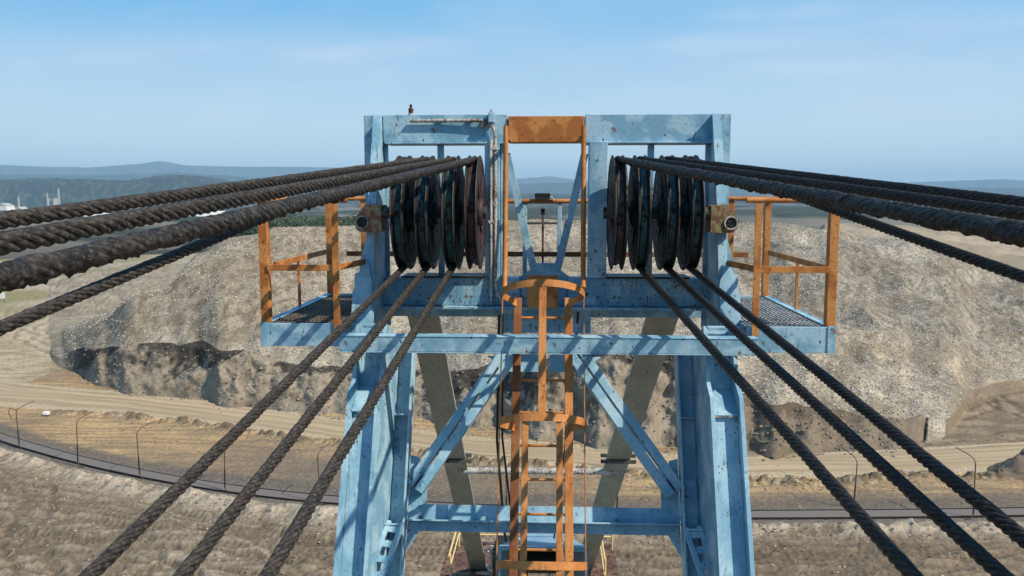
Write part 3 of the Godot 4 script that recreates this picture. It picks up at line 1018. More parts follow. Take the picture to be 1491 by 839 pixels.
		var turn := Transform3D(Basis(Vector3.UP, -PI / 2), ctr)
		part("keeper_ring", Mb.new().lathe(turn, [Vector2(0.0, 0.066), Vector2(0.014, 0.064), Vector2(0.014, 0.052), Vector2(0.0, 0.050)], 24), M.pipe, kp)
		part("keeper_bore", Mb.new().lathe(turn, [Vector2(0.002, 0.0), Vector2(0.003, 0.05)], 20), M.black, kp)
		for k in 3:
			part("keeper_bolt", Mb.new().lathe(Transform3D(turn.basis, ctr + Vector3(0.026 * cos(k * 2.1 + 0.4), 0.026 * sin(k * 2.1 + 0.4), 0)), [Vector2(0.018, 0.0), Vector2(0.018, 0.009), Vector2(0.002, 0.009)], 6), M.worn, kp)
		# axle of the four sheaves on this side
		part("sheave_axle", Mb.new().tube([Vector3(mx(1.58, s), E - 0.18, -7.9), Vector3(mx(0.50, s), E - 0.18, -7.9)], 0.055, 20), M.worn, g)
	# front walkway beam in front of the legs
	part("front_beam", Mb.new().bx(-1.815, 1.765, E - 1.352, E - 1.225, -7.055, -7.035), b, g)
	part("front_beam_flange", Mb.new().bx(-1.815, 1.765, E - 1.224, E - 1.214, -7.16, -7.03), b, g)
	part("front_beam_flange", Mb.new().bx(-1.815, 1.765, E - 1.363, E - 1.353, -7.16, -7.03), b, g)
	# legs
	var L := lean_frame()
	for s in [-1.0, 1.0]:
		var leg := Node3D.new()
		leg.name = "leg" if s < 0 else "leg_001"
		g.add_child(leg, true)
		var sh := L
		var flange := [Vector2(-0.9, 0.10), Vector2(-0.13, 0.10), Vector2(-0.12, -0.42), Vector2(0.0, -0.56), Vector2(0.0, -8.0), Vector2(-0.9, -8.0)]
		var face := Basis(L.basis.z, L.basis.y, -L.basis.x)
		part("inner_flange", Mb.new().prism(flange, Transform3D(face, L * Vector3(mx(1.375, s), 0, 0)), 0.034), b, leg)
		var flange2 := [Vector2(-0.30, 0.10), Vector2(-0.13, 0.10), Vector2(-0.12, -0.42), Vector2(0.0, -0.56), Vector2(0.0, -8.0), Vector2(-0.30, -8.0)]
		part("outer_flange", Mb.new().prism(flange2, Transform3D(face, L * Vector3(mx(1.62, s), 0, 0)), 0.034), b, leg)
		var cx := mx(1.4975, s)
		part("leg_web", Mb.new().box(sh * Transform3D(Basis(), Vector3(cx, -4.36, -0.115)), Vector3(0.21, 7.30, 0.02)), b, leg)
		part("leg_web", Mb.new().box(sh * Transform3D(Basis(), Vector3(cx, -0.17, -0.30)), Vector3(0.21, 0.54, 0.02)), b, leg)
		part("sloping_plate", Mb.new().beam(sh * Vector3(cx, -0.445, -0.27), sh * Vector3(cx, -0.705, -0.055), 0.208, 0.016, Vector3(0, 1, 1)), b, leg)
		# rear face of the box leg with its inner lip, splice line and bolts
		part("rear_plate", Mb.new().box(sh * Transform3D(Basis(), Vector3(mx(1.285, s), -4.0, -0.84)), Vector3(0.146, 8.2, 0.02)), b, leg)
		part("rear_lip", Mb.new().box(sh * Transform3D(Basis(), Vector3(mx(1.205, s), -4.0, -0.76)), Vector3(0.02, 8.2, 0.17)), b, leg)
		part("splice_plate", Mb.new().box(sh * Transform3D(Basis(), Vector3(mx(1.287, s), -1.62, -0.823)), Vector3(0.13, 0.9, 0.012)), b, leg)
		for k in 8:
			for q in 2:
				part("bolt", Mb.new().lathe(sh * Transform3D(Basis(Vector3.UP, -PI / 2), Vector3(mx(1.245 + 0.075 * q, s), -1.27 - 0.1 * k, -0.817)), [Vector2(0.016, 0.0), Vector2(0.016, 0.011), Vector2(0.0, 0.013)], 6), b, leg)
		part("stiffener", Mb.new().box(sh * Transform3D(Basis(), Vector3(mx(1.285, s), -0.62, -0.78)), Vector3(0.14, 0.018, 0.10)), b, leg)
		part("stiffener", Mb.new().box(sh * Transform3D(Basis(), Vector3(mx(1.285, s), -1.62, -0.70)), Vector3(0.146, 0.018, 0.26)), b, leg)
		# battened strut seen at the foot of the picture
		var st := Node3D.new()
		st.name = "battened_strut"
		leg.add_child(st, true)
		var p0 := sh * Vector3(mx(1.26, s), -1.60, -0.62)
		var p1 := sh * Vector3(mx(1.40, s), -2.35, -0.02)
		var dir := (p1 - p0).normalized()
		var nrm := Vector3(0, 0.85, 0.5)
		var sd := nrm.cross(dir).normalized()
		for q in [-1.0, 1.0]:
			part("strut_rail", Mb.new().beam(p0 + sd * 0.062 * q, p1 + sd * 0.062 * q, 0.042, 0.03, nrm), b, st)
		for k in 6:
			var c := p0.lerp(p1, (k + 0.5) / 6.0)
			part("batten", Mb.new().beam(c - dir * 0.035, c + dir * 0.035, 0.09, 0.012, nrm), b, st)
		# diagonal brace: two bars with a slot between
		var top := Vector3(-0.345 if s < 0 else 0.215, E - 1.47, -7.93)
		var bot := Vector3(-1.24 if s < 0 else 1.15, E - 2.70, -7.40)
		var dd := (bot - top).normalized()
		var across := dd.cross(L.basis.z).normalized()
		for q in [-1.0, 1.0]:
			part("brace", Mb.new().beam(top + across * 0.052 * q, bot + across * 0.052 * q, 0.082, 0.10, L.basis.z), b, g)
		for k in 5:
			var c := top.lerp(bot, 0.12 + 0.19 * k)
			part("brace_spacer", Mb.new().beam(c - dd * 0.06, c + dd * 0.06, 0.024, 0.07, L.basis.z), b, g)
		part("gusset", Mb.new().prism([Vector2(mx(1.195, s), -0.98), Vector2(mx(1.12, s), -1.0), Vector2(mx(1.03, s), -1.2), Vector2(mx(1.03, s), -1.52), Vector2(mx(1.08, s), -1.66), Vector2(mx(1.195, s), -1.86)], L * Transform3D(Basis(), Vector3(0, 0, -0.87)), 0.016), b, g)
		part("gusset", Mb.new().prism([Vector2(mx(0.16, s), 0.0), Vector2(mx(0.5, s), -0.02), Vector2(mx(0.3, s), -0.17), Vector2(mx(0.0, s), -0.17), Vector2(mx(0.0, s), 0.0)], L * Transform3D(Basis(), Vector3(0, 0, -0.88)), 0.016), b, g)
	for s in [-1.0, 1.0]:
		for q in [Vector2(1.155, -1.08), Vector2(1.155, -1.22), Vector2(1.155, -1.36), Vector2(1.155, -1.50), Vector2(1.085, -1.30), Vector2(1.085, -1.44), Vector2(1.155, -1.72)]:
			part("bolt", Mb.new().lathe(L * Transform3D(Basis(Vector3.UP, -PI / 2), Vector3(mx(q.x, s), q.y, -0.862)), [Vector2(0.015, 0.0), Vector2(0.015, 0.012), Vector2(0.0, 0.014)], 6), b, g)
	# lower cross channel between the legs
	var cy := -1.60
	part("cross_channel", Mb.new().box(L * Transform3D(Basis(), Vector3(-0.05, -1.575, -0.80)), Vector3(2.47, 0.016, 0.14)), b, g)
	part("cross_channel", Mb.new().box(L * Transform3D(Basis(), Vector3(-0.05, -1.498, -0.875)), Vector3(2.47, 0.14, 0.014)), b, g)
	part("cross_channel", Mb.new().box(L * Transform3D(Basis(), Vector3(-0.05, -1.625, -0.855)), Vector3(2.47, 0.085, 0.014)), b, g)

func build_sheaves() -> void:
	var xs := [-1.367, -1.15, -0.908, -0.706, 0.625, 0.83, 1.079, 1.295]
	var labels := ["dark sheave nearest the left side plate of the gantry", "dark sheave second from the left side plate", "dark sheave third from the left side plate, a gap on each side", "reddish dark sheave beside the left column with the white conduit", "brownish dark sheave beside the plain right column", "dark sheave second from the plain right column", "dark sheave third from the plain right column, next to the last", "dark sheave nearest the right side plate of the gantry"]
	var mats := [M.sheave, M.sheave, M.sheave_green, M.sheave_red, M.sheave_rust, M.sheave, M.sheave, M.sheave]
	var first: Node3D = null
	for i in 8:
		var at := Vector3(xs[i], E - 0.18, -7.9)
		var t: Node3D
		if first == null:
			t = thing("rope_sheave", labels[i], "sheave", at, "rope sheaves on the gantry axles")
			first = t
			var I := Transform3D()
			# two lips with the groove between
			part("rim", Mb.new().lathe(I, [Vector2(-0.050, 0.478), Vector2(-0.062, 0.505), Vector2(-0.054, 0.532), Vector2(-0.044, 0.534), Vector2(-0.032, 0.49), Vector2(-0.014, 0.466), Vector2(0.014, 0.466), Vector2(0.032, 0.49), Vector2(0.044, 0.534), Vector2(0.054, 0.532), Vector2(0.062, 0.505), Vector2(0.050, 0.478), Vector2(-0.050, 0.478)], 72), M.grease_dark, t)
			for q in [-1.0, 1.0]:
				part("lip_edge", Mb.new().lathe(I, [Vector2(0.043 * q, 0.5345), Vector2(0.046 * q, 0.5365), Vector2(0.053 * q, 0.5345)], 72), M.worn, t)
			part("disc", Mb.new().lathe(I, [Vector2(-0.020, 0.10), Vector2(-0.024, 0.16), Vector2(-0.054, 0.475), Vector2(-0.036, 0.48), Vector2(0.036, 0.48), Vector2(0.054, 0.475), Vector2(0.024, 0.16), Vector2(0.020, 0.10)], 60), M.sheave, t)
			part("hub", Mb.new().lathe(I, [Vector2(-0.075, 0.057), Vector2(-0.075, 0.11), Vector2(-0.05, 0.13), Vector2(0.05, 0.13), Vector2(0.075, 0.11), Vector2(0.075, 0.057)], 36), M.sheave, t)
			for k in 5:
				var a := TAU * k / 5 + 0.3
				var dirv := Vector3(0, cos(a), sin(a))
				part("rib", Mb.new().beam(dirv * 0.12, dirv * 0.42, 0.012, 0.088, Vector3.RIGHT), M.sheave, t)
		else:
			t = first.duplicate()
			t.name = numbered("rope_sheave")
			add_child(t, true)
			t.position = at
			t.rotation.x = i * 0.37
			tag(t, labels[i], "sheave", "rope sheaves on the gantry axles")
		for c in t.get_children():
			if String(c.name).begins_with("disc") or String(c.name).begins_with("rib") or String(c.name).begins_with("hub"):
				c.material_override = mats[i]

# ---------------------------------------------------------------- ropes
func strand_rope(called: String, label: String, ctrl: Array, sd: int, gunk: float, lay_sign: float) -> void:
	var D := 0.060
	var f := noise(sd, 9.0, 3)
	var f2 := noise(sd + 40, 34.0, 2)
	# walk along the path at even steps
	var pts := PackedVector3Array()
	var step := 0.0105
	var carry := 0.0
	for i in ctrl.size() - 1:
		var a: Vector3 = ctrl[i]
		var b: Vector3 = ctrl[i + 1]
		var len := a.distance_to(b)
		var s := carry
		while s < len:
			pts.append(a.lerp(b, s / len))
			s += step
		carry = s - len
	var root := thing(called, label, "rope", pts[0], "greasy wire ropes running over the sheaves")
	var side := Vector3.RIGHT
	var T := []
	var S := []
	var Nn := []
	for i in pts.size():
		var t := (pts[mini(i + 2, pts.size() - 1)] - pts[maxi(i - 2, 0)]).normalized()
		side = (side - t * side.dot(t)).normalized()
		T.append(t)
		S.append(side)
		Nn.append(t.cross(side))
	var lay := D * (5.6 if lay_sign > 0 else 4.7)
	for k in 7:
		var core := k == 6
		var sides := 14 if core else 9
		var v := PackedVector3Array()
		var nn := PackedVector3Array()
		for i in pts.size():
			var ph := lay_sign * TAU * (i * step) / lay + TAU * k / 6.0
			var c := Vector3.ZERO
			var rad := D * 0.5 * 0.365
			if not core:
				c = (S[i] * cos(ph) + Nn[i] * sin(ph)) * D * 0.5 * 0.645
			else:
				rad = D * 0.5 * (0.64 + 0.17 * gunk)
			for q in sides:
				var a := TAU * q / sides
				var d: Vector3 = S[i] * cos(a) + Nn[i] * sin(a)
				var w := pts[i] + c + d * rad
				var lump := f.get_noise_3dv(w) * 0.0016 * gunk + maxf(0.0, f.get_noise_3dv(w * 0.4 + Vector3(9, 3, k)) - 0.1) * 0.007 * gunk + f2.get_noise_3dv(w) * 0.0012
				if core:
					lump = (maxf(0.0, f.get_noise_3dv(w * 2.2) * 0.008 + 0.0012) + maxf(0.0, f2.get_noise_3dv(w * 0.9) - 0.2) * 0.005) * gunk * (1.0 + 0.8 * maxf(0.0, -(d.y)))
				v.append(w + d * lump - pts[0])
				nn.append(d)
		var idx := PackedInt32Array()
		idx.resize((pts.size() - 1) * sides * 6)
		var p := 0
		for i in pts.size() - 1:
			for q in sides:
				var q1 := (q + 1) % sides
				var a := i * sides + q
				var b := i * sides + q1
				idx[p] = a; idx[p + 1] = b; idx[p + 2] = b + sides
				idx[p + 3] = a; idx[p + 4] = b + sides; idx[p + 5] = a + sides
				p += 6
		# smooth normals from the lumpy shape
		for i in pts.size():
			var i0 := maxi(i - 1, 0) * sides
			var i1 := mini(i + 1, pts.size() - 1) * sides
			for q in sides:
				var u := v[i1 + q] - v[i0 + q]
				var w := v[i * sides + (q + 1) % sides] - v[i * sides + (q + sides - 1) % sides]
				var m := u.cross(w).normalized()
				nn[i * sides + q] = m if m.dot(nn[i * sides + q]) > 0 else -m
		var first_n: Vector3 = (v[idx[1]] - v[idx[0]]).cross(v[idx[2]] - v[idx[0]])
		if first_n.dot(nn[idx[0]]) > 0:
			for j in range(0, idx.size(), 3):
				var h := idx[j]
				idx[j] = idx[j + 1]
				idx[j + 1] = h
		var arr := []
		arr.resize(Mesh.ARRAY_MAX)
		arr[Mesh.ARRAY_VERTEX] = v
		arr[Mesh.ARRAY_NORMAL] = nn
		arr[Mesh.ARRAY_INDEX] = idx
		var m := ArrayMesh.new()
		m.add_surface_from_arrays(Mesh.PRIMITIVE_TRIANGLES, arr)
		var nm := "grease_filling" if core else ("strand" if k == 0 else "strand_%03d" % k)
		root.add_child(mesh_node(nm, m, M.grease_dark if core or lay_sign < 0 else M.grease), true)

func build_ropes() -> void:
	# sheave x, upper run passes this point, lower run passes this point (or none), lumps of grease
	var spec := [
		[-1.367, Vector3(-2.192, -0.534, -3.2), Vector3(-1.71, -1.418, -2.9), 0.7, "brown rope on the sheave next to the left side plate, lowest upper rope at left"],
		[-1.15, Vector3(-1.892, -0.094, -2.8), Vector3(-1.357, -1.41, -2.9), 0.6, "topmost brown rope at left, from the second sheave off the left side plate"],
		[-0.908, Vector3(-1.355, -0.123, -2.0), Vector3(-1.034, -1.403, -2.9), 0.5, "brown rope with bold strands between two others at left, from the third sheave"],
		[-0.706, Vector3(-1.191, -0.181, -1.75), null, 1.35, "thickest looking rope at left, its strands clogged with grease, from the reddish sheave"],
		[0.625, Vector3(1.269, -0.108, -2.3), null, 1.4, "nearest and widest black rope at right, clotted with grease, from the brownish sheave"],
		[0.83, Vector3(1.981, -0.086, -3.6), Vector3(1.298, -1.353, -2.9), 0.7, "black rope at right whose lower run leaves closest to the ladder"],
		[1.079, Vector3(2.197, -0.044, -4.0), Vector3(1.608, -1.346, -2.9), 0.6, "topmost black rope at right, its lower run between the two other lower ropes"],
		[1.295, Vector3(2.221, -0.39, -4.0), Vector3(1.672, -1.208, -2.9), 0.5, "black rope at right that parts from the upper bunch and passes below it"]]
	for i in spec.size():
		var sp: Array = spec[i]
		var c := Vector3(sp[0], E - 0.18, -7.9)
		var R := 0.497
		var up: Vector3 = sp[1] + Vector3(0, E, 0)
		var ctrl := []
		var tan_a := 1.53
		var top := c + Vector3(0, sin(tan_a), cos(tan_a)) * R
		var dir := (up - top).normalized()
		ctrl.append(up + dir * 2.2)
		ctrl.append(top)
		var end_a := 1.53 + PI * 1.02
		if sp[2] == null:
			end_a = 1.53 + PI * 0.93
		var n := 28
		for k in range(1, n + 1):
			var a := lerpf(tan_a, end_a, float(k) / n)
			ctrl.append(c + Vector3(0, sin(a), cos(a)) * R)
		if sp[2] != null:
			var low: Vector3 = sp[2] + Vector3(0, E, 0)
			ctrl.append(low + (low - ctrl[-1]).normalized() * 1.6)
		strand_rope("wire_rope", sp[4], ctrl, 900 + i * 7, sp[3], 1.0 if i < 4 else -1.0)

# ---------------------------------------------------------------- platforms and rails
func angle_post(a: Vector3, b: Vector3, w: float, s: float) -> Mb:     # an angle iron: two leaves
	var mb := Mb.new()
	mb.beam(a, b, w, 0.008, Vector3.BACK)
	mb.beam(a + Vector3(-s * (w * 0.5 - 0.004), 0, -w * 0.5 - 0.0045), b + Vector3(-s * (w * 0.5 - 0.004), 0, -w * 0.5 - 0.0045), 0.008, w, Vector3.BACK)
	return mb

func build_platforms() -> void:
	var o: Material = M.orange
	for s in [-1.0, 1.0]:
		var t := thing("service_platform", "blue service platform with orange railing left of the sheaves, in rope shadow" if s < 0 else "blue service platform with orange railing right of the sheaves, rust on its grating", "platform", Vector3.ZERO, "platforms on either side of the gantry")
		var x0 := mx(1.70, s)
		var x1 := mx(2.45, s)
		var low := E - (1.342 if s < 0 else 1.366)
		part("kick_plate", Mb.new().bx(x0, x1, low, E - 1.138, -7.21, -7.195), M.blue, t)
		part("kick_plate", Mb.new().bx(x1, x1 - s * 0.012, low, E - 1.13, -9.36, -7.215), M.blue, t)
		part("kick_plate", Mb.new().bx(x0, x1 - s * 0.015, E - 1.25, E - 1.13, -9.36, -9.345), M.blue, t)
		part("corner_angle", Mb.new().bx(x1 - s * 0.065, x1 + s * 0.004, low - 0.002, E - 1.13, -7.194, -7.186), M.blue, t)
		part("edge_angle", Mb.new().bx(x1 - s * 0.013, x1 - s * 0.07, E - 1.142, E - 1.134, -9.34, -7.22), M.blue, t)
		part("bearer", Mb.new().bx(x0, x1 - s * 0.014, E - 1.32, E - 1.19, -8.3, -8.22), M.blue, t)
		part("bearer", Mb.new().bx(mx(1.42, s), x1 - s * 0.014, E - 1.33, E - 1.20, -7.62, -7.54), M.blue, t)
		var gb := Mb.new()
		var x := minf(x0, x1) + 0.05
		while x < maxf(x0, x1) - 0.05:
			gb.bx(x, x + 0.011, E - 1.18, E - 1.148, -9.34, -7.213, 0.0)
			x += 0.040
		var z := -9.3
		while z < -7.25:
			gb.bx(minf(x0, x1) + 0.02, maxf(x0, x1) - 0.02, E - 1.162, E - 1.153, z, z + 0.007, 0.0)
			z += 0.10
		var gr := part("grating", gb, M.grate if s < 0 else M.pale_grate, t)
		gr.set_meta("kind", "stuff")
		# serrated front edge of the grating
		var top := E - 0.055
		var rail := Node3D.new()
		rail.name = "railing"
		t.add_child(rail, true)
		part("post", angle_post(Vector3(mx(2.415, s), E - 1.135, -7.215), Vector3(mx(2.415, s), top, -7.215), 0.075, s), o, rail)
		part("post", angle_post(Vector3(mx(1.765, s), E - 1.22, -7.18), Vector3(mx(1.765, s), top, -7.18), 0.058, -s), o, rail)
		part("post", angle_post(Vector3(mx(2.395, s), E - 1.13, -9.33), Vector3(mx(2.395, s), top, -9.33), 0.065, s), o, rail)
		part("post", angle_post(Vector3(mx(1.99, s), E - 1.13, -9.33), Vector3(mx(1.99, s), top, -9.33), 0.075, s), o, rail)
		part("top_rail", Mb.new().tube([Vector3(mx(1.66, s), top, -7.19), Vector3(mx(2.45, s), top, -7.19)], 0.024, 12), o, rail)
		part("top_rail", Mb.new().tube([Vector3(mx(2.425, s), top, -7.20), Vector3(mx(2.425, s), top, -9.36)], 0.024, 12), o, rail)
		part("top_rail", Mb.new().tube([Vector3(mx(1.9, s), top, -9.33), Vector3(mx(2.45, s), top, -9.33)], 0.024, 12), o, rail)
		part("middle_rail", Mb.new().beam(Vector3(mx(1.79, s), E - 0.645, -7.20), Vector3(mx(2.38, s), E - 0.645, -7.20), 0.010, 0.056, Vector3.UP), o, rail)
		part("middle_rail", Mb.new().beam(Vector3(mx(2.40, s), E - 0.645, -7.26), Vector3(mx(2.40, s), E - 0.645, -9.30), 0.010, 0.056, Vector3.UP), o, rail)
		part("middle_rail", Mb.new().beam(Vector3(mx(1.765, s), E - 0.645, -7.23), Vector3(mx(1.62, s), E - 0.645, -8.1), 0.010, 0.056, Vector3.UP), o, rail)
		part("stub_post", Mb.new().bx(mx(2.402, s), mx(2.43, s), E - 1.13, E - 0.66, -8.25, -8.23), o, rail)
	# the walkway behind the portal, whose rail shows between the columns
	var w := thing("rear_walkway", "walkway behind the gantry with an orange top rail seen between the columns", "walkway")
	part("kick_plate", Mb.new().bx(-1.78, 1.68, E - 1.28, E - 1.145, -9.365, -9.35), M.blue, w)
	var wg := Mb.new()
	var xx := -1.76
	while xx < 1.66:
		wg.bx(xx, xx + 0.006, E - 1.19, E - 1.150, -9.34, -8.80, 0.0)
		xx += 0.034
	for zz in [-9.3, -9.2, -9.1, -9.0, -8.9, -8.83]:
		wg.bx(-1.77, 1.67, E - 1.162, E - 1.153, zz, zz + 0.007, 0.0)
	var wgp := part("grating", wg, M.grate, w)
	wgp.set_meta("kind", "stuff")
	part("bearer", Mb.new().bx(-1.75, 1.65, E - 1.30, E - 1.20, -8.80, -8.76), M.blue, w)
	part("top_rail", Mb.new().tube([Vector3(-1.98, E - 0.085, -9.34), Vector3(1.88, E - 0.085, -9.34)], 0.026, 12), o, w)
	part("middle_rail", Mb.new().beam(Vector3(-2.3, E - 0.675, -9.345), Vector3(2.2, E - 0.675, -9.345), 0.012, 0.055, Vector3.UP), M.rust_orange, w)
	for px in [-0.28, 0.105]:
		part("post", Mb.new().bx(px - 0.024, px + 0.024, E - 1.15, E - 0.11, -9.36, -9.33), M.blue, w)
	part("cross_bar", Mb.new().bx(-0.255, 0.08, E - 0.34, E - 0.315, -9.35, -9.33), M.mesh_grey, w)
	part("thin_post", Mb.new().bx(-0.092, -0.068, E - 1.15, E - 0.17, -9.395, -9.37), M.rust, w)
	part("post_head", Mb.new().bx(-0.102, -0.058, E - 0.235, E - 0.165, -9.40, -9.366), M.dark, w)
	single("lamp_box", Mb.new().bx(-0.17, 0.0, E - 0.056, E + 0.005, -9.40, -9.28, 0.008), M.black, "small black box lying on the rear orange rail in the middle bay", "box")
	single("cable_clamp", Mb.new().tube([Vector3(-0.02, E - 0.055, -9.30), Vector3(0.02, E - 0.04, -9.30), Vector3(0.035, E - 0.075, -9.31)], 0.012, 8), M.pipe, "small pale clamp on the rear orange rail right of the black box", "clamp")

func build_ladder() -> void:
	var t := thing("caged_ladder", "orange ladder with safety cage hoops climbing the middle of the mast", "ladder")
	var o: Material = M.orange
	var up := Vector3(0, cos(LEAN), -sin(LEAN))
	var fw := Vector3(0, sin(LEAN), cos(LEAN))
	var at := func(x: float, y: float, f: float) -> Vector3:     # y: height relative to the eye where the ladder plane is
		return Vector3(x, E, 0) + Vector3(0, y, -7.4 + 0.445 * (-1.338 - y)) + fw * f
	for x in [-0.29, 0.172]:
		part("stringer", Mb.new().beam(at.call(x, -0.95, 0.0), at.call(x, -8.0, 0.0), 0.072, 0.045, Vector3.RIGHT.cross(up)), M.rust_orange if x < 0 else o, t)
	for x in [-0.42, 0.312]:
		part("handrail", Mb.new().tube([Vector3(x, E + 0.63, -7.98), Vector3(x, E + 0.3, -7.95), Vector3(x, E - 0.70, -7.80), at.call(x * 0.97, -0.90, 0.12)], 0.024, 14), o, t)
	for x in [-0.40, 0.292]:
		part("handrail_bracket", Mb.new().bx(x - 0.02, x + 0.02, E + 0.50, E + 0.54, -8.44, -7.97), o, t)
	var y := -1.12
	while y > -5.0:
		part("rung", Mb.new().tube([at.call(-0.285, y, 0.0), at.call(0.167, y, 0.0)], 0.0125, 8), o, t)
		y -= 0.262
	for hy in [-1.0, -2.03, -3.06, -4.09]:
		var c := -0.058
		var pts := []
		var m := Mb.new()
		pts.append(Vector2(-0.235, 0.0))
		for k in 25:
			var a := PI * (1.0 + k / 24.0)
			pts.append(Vector2(0.36 * cos(a), 0.27 - 0.36 * sin(a)))
		pts.append(Vector2(0.235, 0.0))
		for k in pts.size() - 1:
			var a: Vector3 = at.call(c + pts[k].x, hy, pts[k].y)
			var b: Vector3 = at.call(c + pts[k + 1].x, hy, pts[k + 1].y)
			m.beam(a + (a - b) * 0.03, b, 0.007, 0.062, up, 0.0)
		part("cage_hoop", m, o, t)
	part("cage_strap", Mb.new().beam(at.call(-0.058, -1.02, 0.624), at.call(-0.058, -2.05, 0.624), 0.062, 0.008, fw), o, t)
	for x in [-0.19, 0.085]:
		part("cage_strap", Mb.new().beam(at.call(x, -2.03, 0.585), at.call(x, -6.0, 0.585), 0.052, 0.008, fw), o, t)
	for x in [-0.414, 0.298]:
		part("cage_strap", Mb.new().beam(at.call(x, -1.0, 0.27), at.call(x, -6.0, 0.27), 0.009, 0.04, fw), o, t)

func build_fittings() -> void:
	# conduits up the left column
	var bend := []
	bend.append(Vector3(-1.40, E + 0.722, -8.415))
	bend.append(Vector3(-1.0, E + 0.722, -8.415))
	for k in 9:
		var a := PI / 2 - k * PI / 16
		bend.append(Vector3(-0.70 + 0.152 * cos(a), E + 0.57 + 0.152 * sin(a), -8.405))
	bend.append(Vector3(-0.548, E - 0.4, -8.375))
	bend.append(Vector3(-0.546, E - 0.92, -8.375))
	bend.append(Vector3(-0.53, E - 1.0, -8.36))
	bend.append(Vector3(-0.47, E - 1.10, -8.3))
	var c := thing("bent_conduit", "pale bent conduit along the top beam and down the left column", "conduit", Vector3.ZERO, "conduits on the left column")
	part("pipe", Mb.new().tube(bend, 0.017, 12), M.pipe, c)
	for p in [Vector3(-1.1, E + 0.722, -8.43), Vector3(-0.8, E + 0.722, -8.43), Vector3(-0.548, E + 0.45, -8.39), Vector3(-0.548, E - 0.1, -8.39), Vector3(-0.548, E - 0.6, -8.39)]:
		part("pipe_clip", Mb.new().bx(p.x - 0.024, p.x + 0.024, p.y - 0.022, p.y + 0.022, p.z - 0.012, p.z + 0.018), M.pipe, c)
	var d := thing("straight_conduit", "straight pale conduit left of the bent one on the left column", "conduit", Vector3.ZERO, "conduits on the left column")
	part("pipe", Mb.new().tube([Vector3(-0.592, E + 0.50, -8.377), Vector3(-0.592, E - 1.12, -8.377)], 0.016, 12), M.pipe, d)
	part("pipe_socket", Mb.new().tube([Vector3(-0.592, E + 0.44, -8.377), Vector3(-0.592, E + 0.53, -8.377)], 0.022, 12), M.pipe, d)
	part("pipe_clip", Mb.new().bx(-0.622, -0.565, E - 0.30, E - 0.27, -8.397, -8.36), M.pipe, d)
	# bracket where the conduit leaves the beam
	var br := thing("beam_bracket", "small angled bracket on top of the beam above the conduit bend", "bracket")
	part("plate", Mb.new().bx(-0.615, -0.555, E + 0.70, E + 0.80, -8.445, -8.36), M.blue, br)
	part("arm", Mb.new().beam(Vector3(-0.70, E + 0.66, -8.40), Vector3(-0.61, E + 0.73, -8.40), 0.03, 0.05), M.mesh_grey, br)
	part("screw", Mb.new().bx(-0.60, -0.575, E + 0.80, E + 0.83, -8.42, -8.39), M.pipe, br)
	var lp := thing("beacon_lamp", "tiny dark beacon lamp standing on the left end of the top beam", "beacon", Vector3(-1.405, E + 0.785, -8.5))
	part("stem", Mb.new().lathe(Transform3D(Basis(Vector3.BACK, PI / 2), Vector3.ZERO), [Vector2(0.0, 0.0), Vector2(0.0, 0.03), Vector2(0.02, 0.026)], 16), M.pipe, lp)
	part("body", Mb.new().lathe(Transform3D(Basis(Vector3.BACK, PI / 2), Vector3.ZERO), [Vector2(0.02, 0.024), Vector2(0.065, 0.026), Vector2(0.075, 0.012)], 16), M.rust, lp)
	part("glass_cap", Mb.new().lathe(Transform3D(Basis(Vector3.BACK, PI / 2), Vector3.ZERO), [Vector2(0.075, 0.013), Vector2(0.10, 0.014), Vector2(0.112, 0.0)], 16), M.black, lp)
	# stay plates running down behind the gantry, their cross tube and clamps
	var p0 := [Vector3(-1.45, E - 0.9, -8.9), Vector3(1.31, E - 0.9, -8.85)]
	var p1 := [Vector3(-1.52, E - 9.6, -19.0), Vector3(0.66, E - 9.5, -19.0)]
	var lab := ["long grey-green stay plate slanting away behind the left leg brace", "long grey-green stay plate slanting away behind the right leg brace"]
	for i in 2:
		var s := thing("stay_plate", lab[i], "stay", Vector3.ZERO, "stay plates behind the gantry")
		var dir: Vector3 = (p1[i] - p0[i]).normalized()
		var sdv := Vector3.RIGHT if i == 0 else Vector3.RIGHT
		var nrm := dir.cross(sdv).normalized()
		part("plate", Mb.new().beam(p0[i], p1[i], 0.36, 0.05, nrm), M.tie, s)
		for k in 3:
			var q: Vector3 = p0[i] + dir * (4.9 + 3.2 * k)
			part("clamp_bar", Mb.new().beam(q + Vector3(-0.27, 0, 0) - nrm * 0.045, q + Vector3(0.27, 0, 0) - nrm * 0.045, 0.05, 0.05), M.mesh_grey, s)
			part("clamp_bar", Mb.new().beam(q + Vector3(-0.27, 0, 0) + nrm * 0.055, q + Vector3(0.27, 0, 0) + nrm * 0.055, 0.05, 0.05), M.mesh_grey, s)
	single("stay_tube", Mb.new().tube([Vector3(-1.42, E - 4.42, -12.95), Vector3(1.15, E - 4.40, -12.95)], 0.05, 14), M.pipe, "pale horizontal tube joining the two grey stay plates", "tube")
	# electric hoses hanging near the ladder
	single("hanging_hose", Mb.new().tube([Vector3(-0.50, E - 1.2, -8.2), Vector3(-0.55, E - 2.6, -8.6), Vector3(-0.52, E - 4.0, -9.5), Vector3(-0.42, E - 5.4, -10.6), Vector3(-0.36, E - 7.5, -12.5)], 0.014, 8), M.black, "thin black hose hanging left of the ladder, the longer one", "hose", "black hoses by the ladder")
	single("hanging_hose", Mb.new().tube([Vector3(-0.47, E - 1.2, -8.25), Vector3(-0.5, E - 2.6, -8.7), Vector3(-0.42, E - 4.2, -9.8), Vector3(-0.38, E - 5.2, -10.4), Vector3(-0.36, E - 6.0, -11.0)], 0.012, 8), M.black, "thin black hose hanging left of the ladder, closer to its stringer", "hose", "black hoses by the ladder")
